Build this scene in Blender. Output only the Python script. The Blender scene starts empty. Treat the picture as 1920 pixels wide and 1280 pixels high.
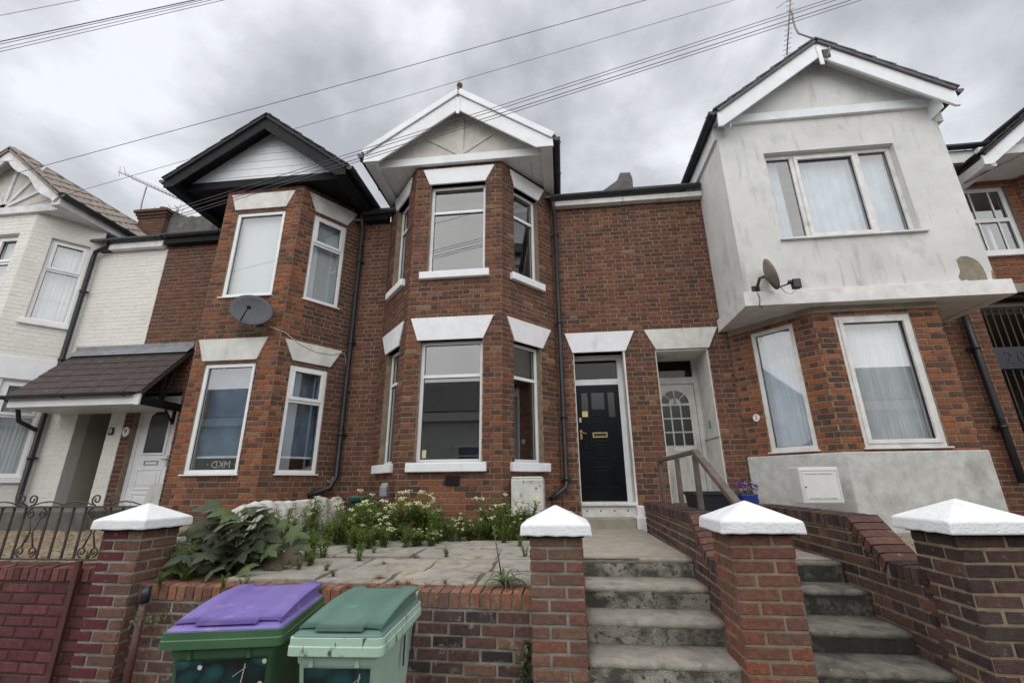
import bpy, bmesh, math, random
from mathutils import Vector, Matrix
R0 = random.Random(7)
rad = math.radians
scene = bpy.context.scene
col = scene.collection

# ------------------------------------------------------------------ camera
F_PX, PITCH, YAW, ROLL, H = 831.92, rad(17.7358), rad(6.2211), rad(0.5207), 1.6
def _axes():
    cp, sp, cy, sy = math.cos(PITCH), math.sin(PITCH), math.cos(YAW), math.sin(YAW)
    f = Vector((-sy*cp, cy*cp, sp)); r = Vector((cy, sy, 0)); d = f.cross(r)
    c, s = math.cos(ROLL), math.sin(ROLL)
    return c*r + s*d, -s*r + c*d, f
CR, CD, CF = _axes()
EYE = Vector((0, 0, H))
cam = bpy.data.cameras.new('camera'); camo = bpy.data.objects.new('camera', cam); col.objects.link(camo)
cam.sensor_width = 36; cam.lens = F_PX/1920*36; cam.clip_end = 500; cam.clip_start = 0.05
m = Matrix((CR, -CD, -CF)).transposed().to_4x4(); m.translation = EYE
camo.matrix_world = m; scene.camera = camo
def ray(x, y): return CR*((x-960)/F_PX) + CD*((y-640)/F_PX) + CF
def onY(x, y, Y):
    d = ray(x, y); return EYE + d*(Y/d.y)
def onZ(x, y, Z):
    d = ray(x, y); return EYE + d*((Z-H)/d.z)
def onX(x, y, X):
    d = ray(x, y); return EYE + d*(X/d.x)
def proj(p):
    q = p - EYE; z = q.dot(CF)
    return (960 + F_PX*q.dot(CR)/z, 640 + F_PX*q.dot(CD)/z) if z > 0.05 else (-9999, -9999)

# ------------------------------------------------------------------ sky and light
SKY_GAIN, SUN, EXPO = 0.52, 1.5, 1.18
SUN_EL, SUN_AZ = rad(44), rad(188)      # high, behind the camera and a little left
w = bpy.data.worlds.new('World'); scene.world = w; w.use_nodes = True
nt = w.node_tree; nt.nodes.clear()
def N(t, k, **kw):
    n = t.nodes.new(k)
    for a, b in kw.items(): setattr(n, a, b)
    return n
tc = N(nt, 'ShaderNodeTexCoord'); sep = N(nt, 'ShaderNodeSeparateXYZ'); nt.links.new(tc.outputs['Generated'], sep.inputs[0])
mz = N(nt, 'ShaderNodeMath', operation='ABSOLUTE'); nt.links.new(sep.outputs[2], mz.inputs[0])
az = N(nt, 'ShaderNodeMath', operation='ADD'); nt.links.new(mz.outputs[0], az.inputs[0]); az.inputs[1].default_value = 0.22
dx = N(nt, 'ShaderNodeMath', operation='DIVIDE'); nt.links.new(sep.outputs[0], dx.inputs[0]); nt.links.new(az.outputs[0], dx.inputs[1])
dy = N(nt, 'ShaderNodeMath', operation='DIVIDE'); nt.links.new(sep.outputs[1], dy.inputs[0]); nt.links.new(az.outputs[0], dy.inputs[1])
cb = N(nt, 'ShaderNodeCombineXYZ'); nt.links.new(dx.outputs[0], cb.inputs[0]); nt.links.new(dy.outputs[0], cb.inputs[1]); cb.inputs[2].default_value = 0.7
n1 = N(nt, 'ShaderNodeTexNoise'); n1.inputs['Scale'].default_value = 3.6; n1.inputs['Detail'].default_value = 6; n1.inputs['Roughness'].default_value = 0.52; n1.inputs['Distortion'].default_value = 0.15
sv = N(nt, 'ShaderNodeVectorMath', operation='MULTIPLY'); nt.links.new(tc.outputs['Generated'], sv.inputs[0]); sv.inputs[1].default_value = (1.0, 1.0, 1.5)
nt.links.new(sv.outputs[0], n1.inputs['Vector'])
rp = N(nt, 'ShaderNodeValToRGB'); nt.links.new(n1.outputs['Fac'], rp.inputs[0])
e = rp.color_ramp.elements; e[0].position = 0.35; e[0].color = (0.43, 0.45, 0.49, 1); e[1].position = 0.63; e[1].color = (0.82, 0.85, 0.895, 1)
x_ = e.new(0.48); x_.color = (0.585, 0.605, 0.645, 1)
sky = N(nt, 'ShaderNodeTexSky', sky_type='NISHITA'); sky.sun_disc = False; sky.sun_elevation = SUN_EL; sky.sun_rotation = SUN_AZ
sc_ = N(nt, 'ShaderNodeVectorMath', operation='SCALE'); nt.links.new(sky.outputs[0], sc_.inputs[0]); sc_.inputs['Scale'].default_value = 0.08
mx = N(nt, 'ShaderNodeMixRGB'); mx.inputs[0].default_value = 0.93; nt.links.new(sc_.outputs[0], mx.inputs[1]); nt.links.new(rp.outputs[0], mx.inputs[2])
bg = N(nt, 'ShaderNodeBackground'); bg.inputs[1].default_value = SKY_GAIN; nt.links.new(mx.outputs[0], bg.inputs[0])
wo = N(nt, 'ShaderNodeOutputWorld'); nt.links.new(bg.outputs[0], wo.inputs[0])
sun = bpy.data.lights.new('sun', 'SUN'); sun.energy = SUN; sun.angle = rad(130); sun.color = (1.0, 0.97, 0.93)
suno = bpy.data.objects.new('sun', sun); col.objects.link(suno)
sd = Vector((math.sin(SUN_AZ)*math.cos(SUN_EL), math.cos(SUN_AZ)*math.cos(SUN_EL), math.sin(SUN_EL)))
suno.rotation_euler = (-sd).to_track_quat('-Z', 'Y').to_euler(); suno.location = (0, -5, 30)
vs = scene.view_settings; vs.view_transform = 'Standard'; vs.look = 'None'; vs.exposure = EXPO; vs.gamma = 1; vs.use_curve_mapping = False

# ------------------------------------------------------------------ materials
MATS = {}
def mat(name, c1, c2=None, scale=8, rough=0.8, bump=0.0, bscale=60, stretch=(1,1,1), lo=0.35, hi=0.65, spots=None, metal=0, spec=0.5, detail=5):
    """noise blend of two base colours plus fine bump; spots = (colour, scale, lo, hi, stretch)"""
    if name in MATS: return MATS[name]
    M = bpy.data.materials.new(name); M.use_nodes = True; t = M.node_tree; b = t.nodes['Principled BSDF']
    b.inputs['Roughness'].default_value = rough; b.inputs['Metallic'].default_value = metal; b.inputs['Specular IOR Level'].default_value = spec
    g = N(t, 'ShaderNodeNewGeometry')
    def noise(sc, st, dt=detail):
        v = N(t, 'ShaderNodeVectorMath', operation='MULTIPLY'); t.links.new(g.outputs['Position'], v.inputs[0]); v.inputs[1].default_value = st
        n = N(t, 'ShaderNodeTexNoise'); n.inputs['Scale'].default_value = sc; n.inputs['Detail'].default_value = dt; n.inputs['Roughness'].default_value = 0.6
        t.links.new(v.outputs[0], n.inputs['Vector']); return n.outputs['Fac']
    def step(f, a, c):
        q = N(t, 'ShaderNodeMapRange'); t.links.new(f, q.inputs[0]); q.inputs[1].default_value = a; q.inputs[2].default_value = c; return q.outputs[0]
    if c2 is None: c2 = tuple(x*0.82 for x in c1)
    mixn = N(t, 'ShaderNodeMixRGB'); t.links.new(step(noise(scale, stretch), lo, hi), mixn.inputs[0])
    mixn.inputs[1].default_value = (*c1, 1); mixn.inputs[2].default_value = (*c2, 1); out = mixn.outputs[0]
    for sp in (spots or []):
        m2 = N(t, 'ShaderNodeMixRGB'); t.links.new(step(noise(sp[1], sp[4] if len(sp) > 4 else (1,1,1)), sp[2], sp[3]), m2.inputs[0])
        t.links.new(out, m2.inputs[1]); m2.inputs[2].default_value = (*sp[0], 1); out = m2.outputs[0]
    t.links.new(out, b.inputs['Base Color'])
    if bump:
        bn = N(t, 'ShaderNodeBump'); bn.inputs['Strength'].default_value = bump; bn.inputs['Distance'].default_value = 0.01
        t.links.new(noise(bscale, (1,1,1), 3), bn.inputs['Height']); t.links.new(bn.outputs[0], b.inputs['Normal'])
    MATS[name] = M; return M

def brick_mat(name, stops, orange=(0.285,0.10,0.045), rough=0.85, bump=0.5, dirt=(0.05,0.042,0.038), dirt_amt=0.45, paint=None, drift=(0.66,1.30), lime=None):
    M = bpy.data.materials.new(name); M.use_nodes = True; t = M.node_tree; b = t.nodes['Principled BSDF']; b.inputs['Roughness'].default_value = rough
    b.inputs['Specular IOR Level'].default_value = 0.25
    oi = N(t, 'ShaderNodeObjectInfo'); at = N(t, 'ShaderNodeAttribute', attribute_name='bcol')
    ad = N(t, 'ShaderNodeVectorMath', operation='ADD'); t.links.new(oi.outputs['Color'], ad.inputs[0]); t.links.new(at.outputs['Vector'], ad.inputs[1])
    s = N(t, 'ShaderNodeSeparateXYZ'); t.links.new(ad.outputs[0], s.inputs[0])
    r = N(t, 'ShaderNodeValToRGB'); t.links.new(s.outputs[0], r.inputs[0]); r.color_ramp.interpolation = 'LINEAR'
    els = r.color_ramp.elements
    while len(els) < len(stops): els.new(0.5)
    for el, (p, c) in zip(els, stops): el.position = p; el.color = (*c, 1)
    g = N(t, 'ShaderNodeNewGeometry')
    def noise(sc, dt=4):
        n = N(t, 'ShaderNodeTexNoise'); n.inputs['Scale'].default_value = sc; n.inputs['Detail'].default_value = dt; n.inputs['Roughness'].default_value = 0.65
        t.links.new(g.outputs['Position'], n.inputs['Vector']); return n.outputs['Fac']
    def rng(f, a, c, lo, hi):
        q = N(t, 'ShaderNodeMapRange'); t.links.new(f, q.inputs[0]); q.inputs[1].default_value = a; q.inputs[2].default_value = c; q.inputs[3].default_value = lo; q.inputs[4].default_value = hi; return q.outputs[0]
    om = N(t, 'ShaderNodeMixRGB'); t.links.new(s.outputs[1], om.inputs[0]); t.links.new(r.outputs[0], om.inputs[1]); om.inputs[2].default_value = (*orange, 1)
    # colour drift inside a brick
    hm = N(t, 'ShaderNodeMixRGB', blend_type='MULTIPLY'); hm.inputs[0].default_value = 1
    vv = N(t, 'ShaderNodeMath', operation='MULTIPLY'); vv.inputs[1].default_value = 1
    t.links.new(rng(noise(28, 4), 0.3, 0.7, *drift), vv.inputs[0])
    cc = N(t, 'ShaderNodeCombineXYZ'); [t.links.new(vv.outputs[0], cc.inputs[i]) for i in range(3)]
    t.links.new(om.outputs[0], hm.inputs[1]); t.links.new(cc.outputs[0], hm.inputs[2])
    dm = N(t, 'ShaderNodeMixRGB'); t.links.new(rng(noise(2.2, 6), 0.48, 0.72, 0, dirt_amt), dm.inputs[0]); t.links.new(hm.outputs[0], dm.inputs[1]); dm.inputs[2].default_value = (*dirt, 1)
    out = dm.outputs[0]
    if paint:
        pm = N(t, 'ShaderNodeMixRGB'); t.links.new(s.outputs[2], pm.inputs[0]); t.links.new(out, pm.inputs[1]); pm.inputs[2].default_value = (*paint, 1); out = pm.outputs[0]
    if lime:
        lm = N(t, 'ShaderNodeMixRGB'); t.links.new(rng(noise(lime[1], 6), lime[2], lime[3], 0, lime[4]), lm.inputs[0]); t.links.new(out, lm.inputs[1]); lm.inputs[2].default_value = (*lime[0], 1); out = lm.outputs[0]
    t.links.new(out, b.inputs['Base Color'])
    bn = N(t, 'ShaderNodeBump'); bn.inputs['Strength'].default_value = bump; bn.inputs['Distance'].default_value = 0.008
    t.links.new(noise(95, 4), bn.inputs['Height']); t.links.new(bn.outputs[0], b.inputs['Normal'])
    MATS[name] = M; return M

RED = [(0.0,(0.074,0.043,0.034)),(0.18,(0.104,0.050,0.037)),(0.5,(0.146,0.060,0.040)),(0.8,(0.176,0.069,0.043)),(0.95,(0.190,0.090,0.052)),(1.0,(0.23,0.145,0.086))]
brick_mat('brick_red', RED, dirt_amt=0.38, lime=((0.24,0.19,0.14), 3.1, 0.58, 0.78, .30))
brick_mat('brick_white_paint', [(0,(0.72,0.71,0.66)),(1,(0.75,0.74,0.69))], orange=(0.55,0.52,0.45), bump=0.35, dirt=(0.50,0.48,0.41), dirt_amt=0.4, rough=0.6, drift=(0.96,1.03))
brick_mat('brick_wall', [(0,(0.045,0.034,0.034)),(0.3,(0.085,0.052,0.047)),(0.6,(0.12,0.062,0.052)),(0.85,(0.15,0.075,0.055)),(1,(0.20,0.12,0.085))], orange=(0.33,0.15,0.085), dirt=(0.20,0.18,0.165), dirt_amt=0.32, bump=1.0, lime=((0.42,0.39,0.36), 13, 0.57, 0.72, .55))
brick_mat('brick_pillar', [(0,(0.10,0.066,0.052)),(0.3,(0.155,0.086,0.062)),(0.6,(0.175,0.075,0.055)),(0.85,(0.19,0.115,0.08)),(1,(0.22,0.155,0.105))], orange=(0.27,0.085,0.05), dirt=(0.12,0.10,0.09), dirt_amt=0.4, bump=1.0, paint=(0.115,0.032,0.034), lime=((0.36,0.32,0.28), 17, 0.60, 0.74, .45))
brick_mat('brick_brown', [(0,(0.035,0.026,0.026)),(0.4,(0.062,0.039,0.036)),(0.75,(0.09,0.050,0.043)),(1,(0.13,0.070,0.052))], orange=(0.25,0.085,0.05), dirt=(0.16,0.14,0.12), dirt_amt=0.3, bump=1.0, lime=((0.34,0.30,0.26), 24, 0.61, 0.72, .5))
brick_mat('brick_maroon', [(0,(0.085,0.026,0.028)),(0.6,(0.12,0.036,0.037)),(1,(0.155,0.052,0.05))], orange=(0.30,0.16,0.12), dirt=(0.19,0.10,0.095), dirt_amt=0.35, bump=0.7, rough=0.55, lime=((0.34,0.24,0.22), 21, 0.63, 0.74, .5))
mat('mortar', (0.30,0.235,0.16), (0.19,0.148,0.10), 9, 0.95, 0.4, 120)
mat('mortar_white', (0.72,0.71,0.66), (0.66,0.65,0.60), 9, 0.8, 0.4, 120)
mat('mortar_grey', (0.34,0.315,0.275), (0.17,0.155,0.135), 7, 0.95, 0.5, 120)
mat('mortar_maroon', (0.075,0.03,0.03), (0.05,0.024,0.024), 9, 0.8, 0.4, 120)
mat('white_paint', (0.80,0.81,0.83), (0.73,0.74,0.76), 6, 0.55, 0.3, 70, spots=[((0.55,0.55,0.53), 4, 0.60, 0.82, (1,1,.4))])
mat('white_cap', (0.80,0.81,0.83), (0.72,0.73,0.75), 7, 0.6, 0.6, 55, spots=[((0.50,0.51,0.48), 5, 0.60, 0.80), ((0.22,0.22,0.19), 38, 0.70, 0.76)])
mat('white_paint_old', (0.70,0.69,0.66), (0.55,0.54,0.50), 5, 0.65, 0.3, 70, spots=[((0.30,0.29,0.26), 2.6, 0.58, 0.75, (1,1,0.3))])
mat('upvc', (0.80,0.81,0.82), (0.72,0.73,0.74), 4, 0.35, 0, spec=0.5)
mat('upvc_grimy', (0.74,0.73,0.72), (0.58,0.56,0.54), 6, 0.45, 0, spots=[((0.35,0.33,0.30), 3.5, 0.6, 0.8)])
mat('fascia_white', (0.76,0.78,0.80), (0.66,0.68,0.69), 3, 0.5, 0.1, 60)
mat('timber_white', (0.68,0.69,0.70), (0.52,0.52,0.51), 5, 0.6, 0.25, 60, stretch=(1,1,1), spots=[((0.25,0.24,0.22), 4, 0.62, 0.82)])
mat('black_paint', (0.016,0.018,0.024), (0.030,0.032,0.037), 5, 0.45, 0.2, 50)
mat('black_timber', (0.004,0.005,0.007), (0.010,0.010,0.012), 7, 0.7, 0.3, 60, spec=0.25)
mat('black_plastic', (0.010,0.012,0.018), (0.022,0.024,0.030), 6, 0.38)
mat('black_gloss', (0.0025,0.003,0.005), (0.004,0.005,0.008), 6, 0.3, spec=0.22)
mat('panel_cream', (0.62,0.60,0.55), (0.50,0.48,0.43), 4, 0.85, 0.6, 140, spots=[((0.28,0.26,0.23), 9, 0.66, 0.78)])
mat('render_grey', (0.72,0.72,0.70), (0.62,0.62,0.60), 2.2, 0.9, 1.0, 110, spots=[((0.28,0.28,0.265), 5.5, 0.57, 0.92, (1.8,1.8,0.25)), ((0.27,0.27,0.25), 2.4, 0.57, 0.94, (1,1,.7)), ((0.18,0.18,0.165), 60, 0.68, 0.78)])
mat('render_plinth', (0.58,0.59,0.575), (0.45,0.455,0.435), 9, 0.9, 1.0, 70, spots=[((0.24,0.24,0.215), 2.8, 0.52, 0.80, (1,1,.7)), ((0.20,0.20,0.18), 45, 0.62, 0.74)])
mat('render_bare', (0.20,0.175,0.125), (0.28,0.25,0.19), 14, 0.95, 0.8, 90)
mat('plaster_beige', (0.42,0.40,0.34), (0.36,0.34,0.285), 2, 0.9, 0.2, 60)
mat('plaster_room', (0.42,0.40,0.37), None, 3, 0.9)
mat('floor_room', (0.12,0.085,0.06), None, 3, 0.7)
mat('tile_brown', (0.075,0.056,0.050), (0.050,0.038,0.036), 12, 0.9, 0.7, 160, spots=[((0.20,0.17,0.15), 7, 0.62, 0.8)])
mat('tile_grey', (0.13,0.125,0.125), (0.085,0.082,0.085), 10, 0.9, 0.7, 130, spots=[((0.22,0.21,0.19), 9, 0.6, 0.8)])
mat('tile_tan', (0.27,0.235,0.20), (0.19,0.155,0.135), 9, 0.9, 0.7, 130, spots=[((0.11,0.085,0.08), 8, 0.6, 0.8)])
mat('tile_black', (0.022,0.020,0.021), (0.034,0.031,0.030), 10, 0.9, 0.7, 130, spots=[((0.10,0.085,0.07), 8, 0.62, 0.8)])
mat('lead', (0.24,0.25,0.27), (0.17,0.18,0.195), 5, 0.6, 0.3, 40)
mat('concrete', (0.37,0.335,0.275), (0.28,0.25,0.205), 6, 0.95, 0.8, 130)
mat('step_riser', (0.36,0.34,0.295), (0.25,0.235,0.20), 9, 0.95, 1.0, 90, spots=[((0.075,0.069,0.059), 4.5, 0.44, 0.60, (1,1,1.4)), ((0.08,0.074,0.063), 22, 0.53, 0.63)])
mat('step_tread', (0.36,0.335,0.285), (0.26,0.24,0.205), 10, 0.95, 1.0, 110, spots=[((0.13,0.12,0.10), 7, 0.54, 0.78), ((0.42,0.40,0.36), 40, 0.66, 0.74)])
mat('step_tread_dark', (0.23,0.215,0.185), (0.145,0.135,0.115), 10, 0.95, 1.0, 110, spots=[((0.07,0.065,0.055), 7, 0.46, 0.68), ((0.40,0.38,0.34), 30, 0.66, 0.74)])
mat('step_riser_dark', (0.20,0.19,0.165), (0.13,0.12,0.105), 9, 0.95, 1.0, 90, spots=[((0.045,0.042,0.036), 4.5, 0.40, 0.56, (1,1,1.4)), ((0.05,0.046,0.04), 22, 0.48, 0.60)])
mat('slab_stone', (0.34,0.315,0.27), (0.23,0.215,0.19), 5, 0.95, 1.0, 45, spots=[((0.42,0.35,0.25), 1.4, 0.54, 0.74), ((0.13,0.125,0.10), 9, 0.54, 0.74), ((0.10,0.12,0.06), 4, 0.60, 0.74)])
mat('concrete_dark', (0.13,0.127,0.115), (0.08,0.077,0.07), 6, 0.95, 0.8, 90, spots=[((0.20,0.19,0.17), 5, 0.6, 0.75)])
mat('soil', (0.10,0.075,0.050), (0.20,0.165,0.12), 18, 1.0, 1.0, 80)
mat('gravel', (0.32,0.265,0.185), (0.17,0.14,0.10), 26, 1.0, 1.0, 90, spots=[((0.10,0.13,0.045), 5, 0.62, 0.76)])
mat('asphalt', (0.055,0.055,0.057), (0.042,0.042,0.044), 30, 0.95, 0.8, 200)
mat('pavement', (0.23,0.225,0.215), (0.17,0.165,0.16), 6, 0.95, 0.8, 140)
mat('rubble', (0.66,0.64,0.60), (0.42,0.40,0.36), 8, 0.95, 1.0, 35, spots=[((0.09,0.10,0.04), 6.5, 0.60, 0.70), ((0.16,0.14,0.11), 12, 0.60, 0.72)])
mat('iron', (0.035,0.030,0.028), (0.085,0.06,0.048), 25, 0.7, 0.4, 140)
mat('iron_maroon', (0.10,0.033,0.033), (0.075,0.026,0.026), 9, 0.5, 0.2, 80)
mat('rail_wood', (0.135,0.105,0.09), (0.08,0.062,0.052), 14, 0.65, 0.4, 60, stretch=(1,1,0.4))
mat('wire', (0.10,0.095,0.11), None, 4, 0.6)
mat('cable_white', (0.60,0.58,0.55), None, 4, 0.6)
mat('dish_grey', (0.030,0.036,0.043), (0.045,0.051,0.06), 5, 0.5, spots=[((0.12,0.13,0.145), 26, 0.62, 0.72)])
mat('dish_rust', (0.22,0.19,0.155), (0.15,0.10,0.065), 5, 0.6, spots=[((0.12,0.055,0.03), 12, 0.58, 0.7)])
mat('galvanised', (0.24,0.23,0.24), (0.16,0.145,0.145), 20, 0.5, metal=0.4)
mat('meter_white', (0.62,0.62,0.60), (0.50,0.50,0.47), 8, 0.5, 0.2, 60, spots=[((0.15,0.15,0.13), 18, 0.60, 0.70), ((0.25,0.24,0.21), 5, 0.62, 0.8)])
mat('meter_clean', (0.70,0.70,0.685), (0.62,0.62,0.60), 4, 0.45)
mat('grey_box', (0.22,0.23,0.24), (0.17,0.18,0.185), 6, 0.5)
mat('terracotta', (0.17,0.07,0.052), (0.11,0.05,0.04), 20, 0.85, 0.5, 60)
mat('brass', (0.55,0.42,0.20), (0.42,0.31,0.14), 20, 0.35, metal=0.7)
mat('chrome', (0.45,0.45,0.46), None, 20, 0.35, metal=0.7)
mat('bin_purple', (0.17,0.12,0.40), (0.215,0.165,0.44), 4, 0.42, 0.05, 60, spots=[((0.33,0.29,0.50), 6, 0.58, 0.78), ((0.10,0.085,0.16), 18, 0.64, 0.78)])
mat('bin_green', (0.045,0.115,0.052), (0.06,0.14,0.065), 5, 0.42, 0.05, 60)
mat('bin_teal', (0.095,0.18,0.15), (0.115,0.205,0.172), 5, 0.45, 0.05, 60, spots=[((0.17,0.33,0.27), 6, 0.6, 0.8)])
mat('bin_pale', (0.37,0.53,0.42), (0.42,0.58,0.47), 4, 0.5, 0.05, 60)
mat('bin_pale_rim', (0.37,0.53,0.42), (0.42,0.58,0.47), 4, 0.5, 0.05, 60, spots=[((0.05,0.07,0.05), 30, 0.56, 0.64, (1,1,0.3))])
mat('bucket_green', (0.018,0.085,0.065), (0.03,0.11,0.085), 6, 0.45)
mat('pot_blue', (0.02,0.05,0.27), None, 6, 0.3)
mat('pot_black', (0.012,0.014,0.024), None, 6, 0.45)
mat('net', (0.76,0.79,0.81), (0.68,0.71,0.74), 5, 0.9)
mat('net_blue', (0.60,0.68,0.76), (0.48,0.56,0.64), 5, 0.9)
mat('blind', (0.60,0.64,0.66), (0.56,0.60,0.62), 2, 0.8)
mat('sheet_blue', (0.06,0.115,0.19), (0.10,0.17,0.25), 3, 0.55)
mat('print_dark', (0.02,0.02,0.022), None, 4, 0.6)
mat('print_pale', (0.55,0.50,0.42), None, 4, 0.6)
mat('print_white', (0.80,0.80,0.78), None, 4, 0.6)
mat('print_yellow', (0.62,0.52,0.16), (0.68,0.60,0.25), 60, 0.6)
mat('print_cream', (0.66,0.58,0.36), (0.58,0.5,0.3), 60, 0.6)
mat('navy', (0.006,0.010,0.024), None, 4, 0.4)
mat('petal_white', (0.78,0.77,0.52), (0.70,0.69,0.40), 30, 0.8)
mat('petal_purple', (0.13,0.035,0.28), (0.25,0.10,0.40), 40, 0.8)
mat('petal_lilac', (0.55,0.45,0.62), None, 30, 0.8)
mat('stalk', (0.12,0.15,0.06), (0.09,0.10,0.05), 20, 0.8)
mat('stem_red', (0.13,0.06,0.045), (0.09,0.07,0.04), 20, 0.8)
def leafmat(name, a, b, c, sc=7):
    M = mat(name, a, b, sc, 0.55, 0.2, 60, spots=[(c, 16, 0.55, 0.75)])
    t = M.node_tree; p = t.nodes['Principled BSDF']; src = p.inputs['Base Color'].links[0].from_socket
    tr = N(t, 'ShaderNodeBsdfTranslucent'); t.links.new(src, tr.inputs[0]); mxx = N(t, 'ShaderNodeMixShader'); mxx.inputs[0].default_value = 0.42
    t.links.new(p.outputs[0], mxx.inputs[1]); t.links.new(tr.outputs[0], mxx.inputs[2]); t.links.new(mxx.outputs[0], t.nodes['Material Output'].inputs[0])
leafmat('leaf_weed', (0.18,0.25,0.06), (0.115,0.175,0.04), (0.27,0.33,0.10))
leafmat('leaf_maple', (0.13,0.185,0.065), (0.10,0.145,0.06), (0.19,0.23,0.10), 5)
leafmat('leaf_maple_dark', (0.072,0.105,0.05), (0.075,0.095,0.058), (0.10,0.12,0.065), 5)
leafmat('leaf_maple_red', (0.10,0.058,0.036), (0.075,0.075,0.035), (0.14,0.09,0.04), 5)
leafmat('leaf_grass', (0.15,0.19,0.07), (0.10,0.145,0.05), (0.22,0.22,0.10))
leafmat('leaf_dry', (0.34,0.20,0.085), (0.28,0.14,0.06), (0.36,0.27,0.13))
leafmat('leaf_ivy', (0.055,0.085,0.03), (0.10,0.13,0.06), (0.30,0.33,0.20))

def glass(name, base, tint=(1,1,1), rough=0.0):
    M = bpy.data.materials.new(name); M.use_nodes = True; t = M.node_tree; t.nodes.clear()
    lw = N(t, 'ShaderNodeLayerWeight'); lw.inputs[0].default_value = 0.5
    pw = N(t, 'ShaderNodeMath', operation='POWER'); t.links.new(lw.outputs['Facing'], pw.inputs[0]); pw.inputs[1].default_value = 4
    mr = N(t, 'ShaderNodeMapRange'); t.links.new(pw.outputs[0], mr.inputs[0]); mr.inputs[3].default_value = base; mr.inputs[4].default_value = 1
    tr = N(t, 'ShaderNodeBsdfTransparent'); tr.inputs[0].default_value = (*tint, 1)
    gl = N(t, 'ShaderNodeBsdfGlossy'); gl.inputs['Roughness'].default_value = rough
    ms = N(t, 'ShaderNodeMixShader'); t.links.new(mr.outputs[0], ms.inputs[0]); t.links.new(tr.outputs[0], ms.inputs[1]); t.links.new(gl.outputs[0], ms.inputs[2])
    o = N(t, 'ShaderNodeOutputMaterial'); t.links.new(ms.outputs[0], o.inputs[0]); MATS[name] = M
glass('glass', 0.23, (0.9,0.93,0.93)); glass('glass_dark', 0.035, (0.30,0.31,0.31), 0.05); glass('glass_obscure', 0.10, (0.25,0.27,0.27), 0.25)
# printed bin sticker: dark teal leaves, pale sparks
def sticker_mat():
    M = bpy.data.materials.new('bin_sticker'); M.use_nodes = True; t = M.node_tree; b = t.nodes['Principled BSDF']; b.inputs['Roughness'].default_value = 0.35
    tcx = N(t, 'ShaderNodeTexCoord')
    v = N(t, 'ShaderNodeTexVoronoi'); v.inputs['Scale'].default_value = 13; v.distance = 'EUCLIDEAN'
    nz = N(t, 'ShaderNodeTexNoise'); nz.inputs['Scale'].default_value = 5; t.links.new(tcx.outputs['Object'], nz.inputs['Vector'])
    ad = N(t, 'ShaderNodeMixRGB'); ad.inputs[0].default_value = 0.18; t.links.new(tcx.outputs['Object'], ad.inputs[1]); t.links.new(nz.outputs['Color'], ad.inputs[2]); t.links.new(ad.outputs[0], v.inputs['Vector'])
    sp = N(t, 'ShaderNodeSeparateXYZ'); t.links.new(v.outputs['Color'], sp.inputs[0])
    r = N(t, 'ShaderNodeValToRGB'); t.links.new(sp.outputs[0], r.inputs[0]); els = r.color_ramp.elements
    els[0].color = (0.004,0.010,0.012,1); els[1].color = (0.02,0.105,0.10,1); q = els.new(0.5); q.color = (0.006,0.025,0.028,1); q = els.new(0.8); q.color = (0.012,0.07,0.075,1)
    d = N(t, 'ShaderNodeMapRange'); t.links.new(v.outputs['Distance'], d.inputs[0]); d.inputs[1].default_value = 0.2; d.inputs[2].default_value = 0.75; d.inputs[3].default_value = 1.25; d.inputs[4].default_value = 0.15
    mu = N(t, 'ShaderNodeVectorMath', operation='SCALE'); t.links.new(r.outputs[0], mu.inputs[0]); t.links.new(d.outputs[0], mu.inputs['Scale'])
    v2 = N(t, 'ShaderNodeTexVoronoi'); v2.inputs['Scale'].default_value = 16; t.links.new(tcx.outputs['Object'], v2.inputs['Vector'])
    d2 = N(t, 'ShaderNodeMapRange'); t.links.new(v2.outputs['Distance'], d2.inputs[0]); d2.inputs[1].default_value = 0.16; d2.inputs[2].default_value = 0.22; d2.inputs[3].default_value = 1; d2.inputs[4].default_value = 0
    sp2 = N(t, 'ShaderNodeSeparateXYZ'); t.links.new(v2.outputs['Color'], sp2.inputs[0])
    gt = N(t, 'ShaderNodeMath', operation='GREATER_THAN'); t.links.new(sp2.outputs[1], gt.inputs[0]); gt.inputs[1].default_value = 0.55
    mm = N(t, 'ShaderNodeMath', operation='MULTIPLY'); t.links.new(d2.outputs[0], mm.inputs[0]); t.links.new(gt.outputs[0], mm.inputs[1])
    fin = N(t, 'ShaderNodeMixRGB'); t.links.new(mm.outputs[0], fin.inputs[0]); t.links.new(mu.outputs[0], fin.inputs[1]); fin.inputs[2].default_value = (0.62,0.72,0.68,1)
    t.links.new(fin.outputs[0], b.inputs['Base Color']); MATS['bin_sticker'] = M
sticker_mat()

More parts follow.
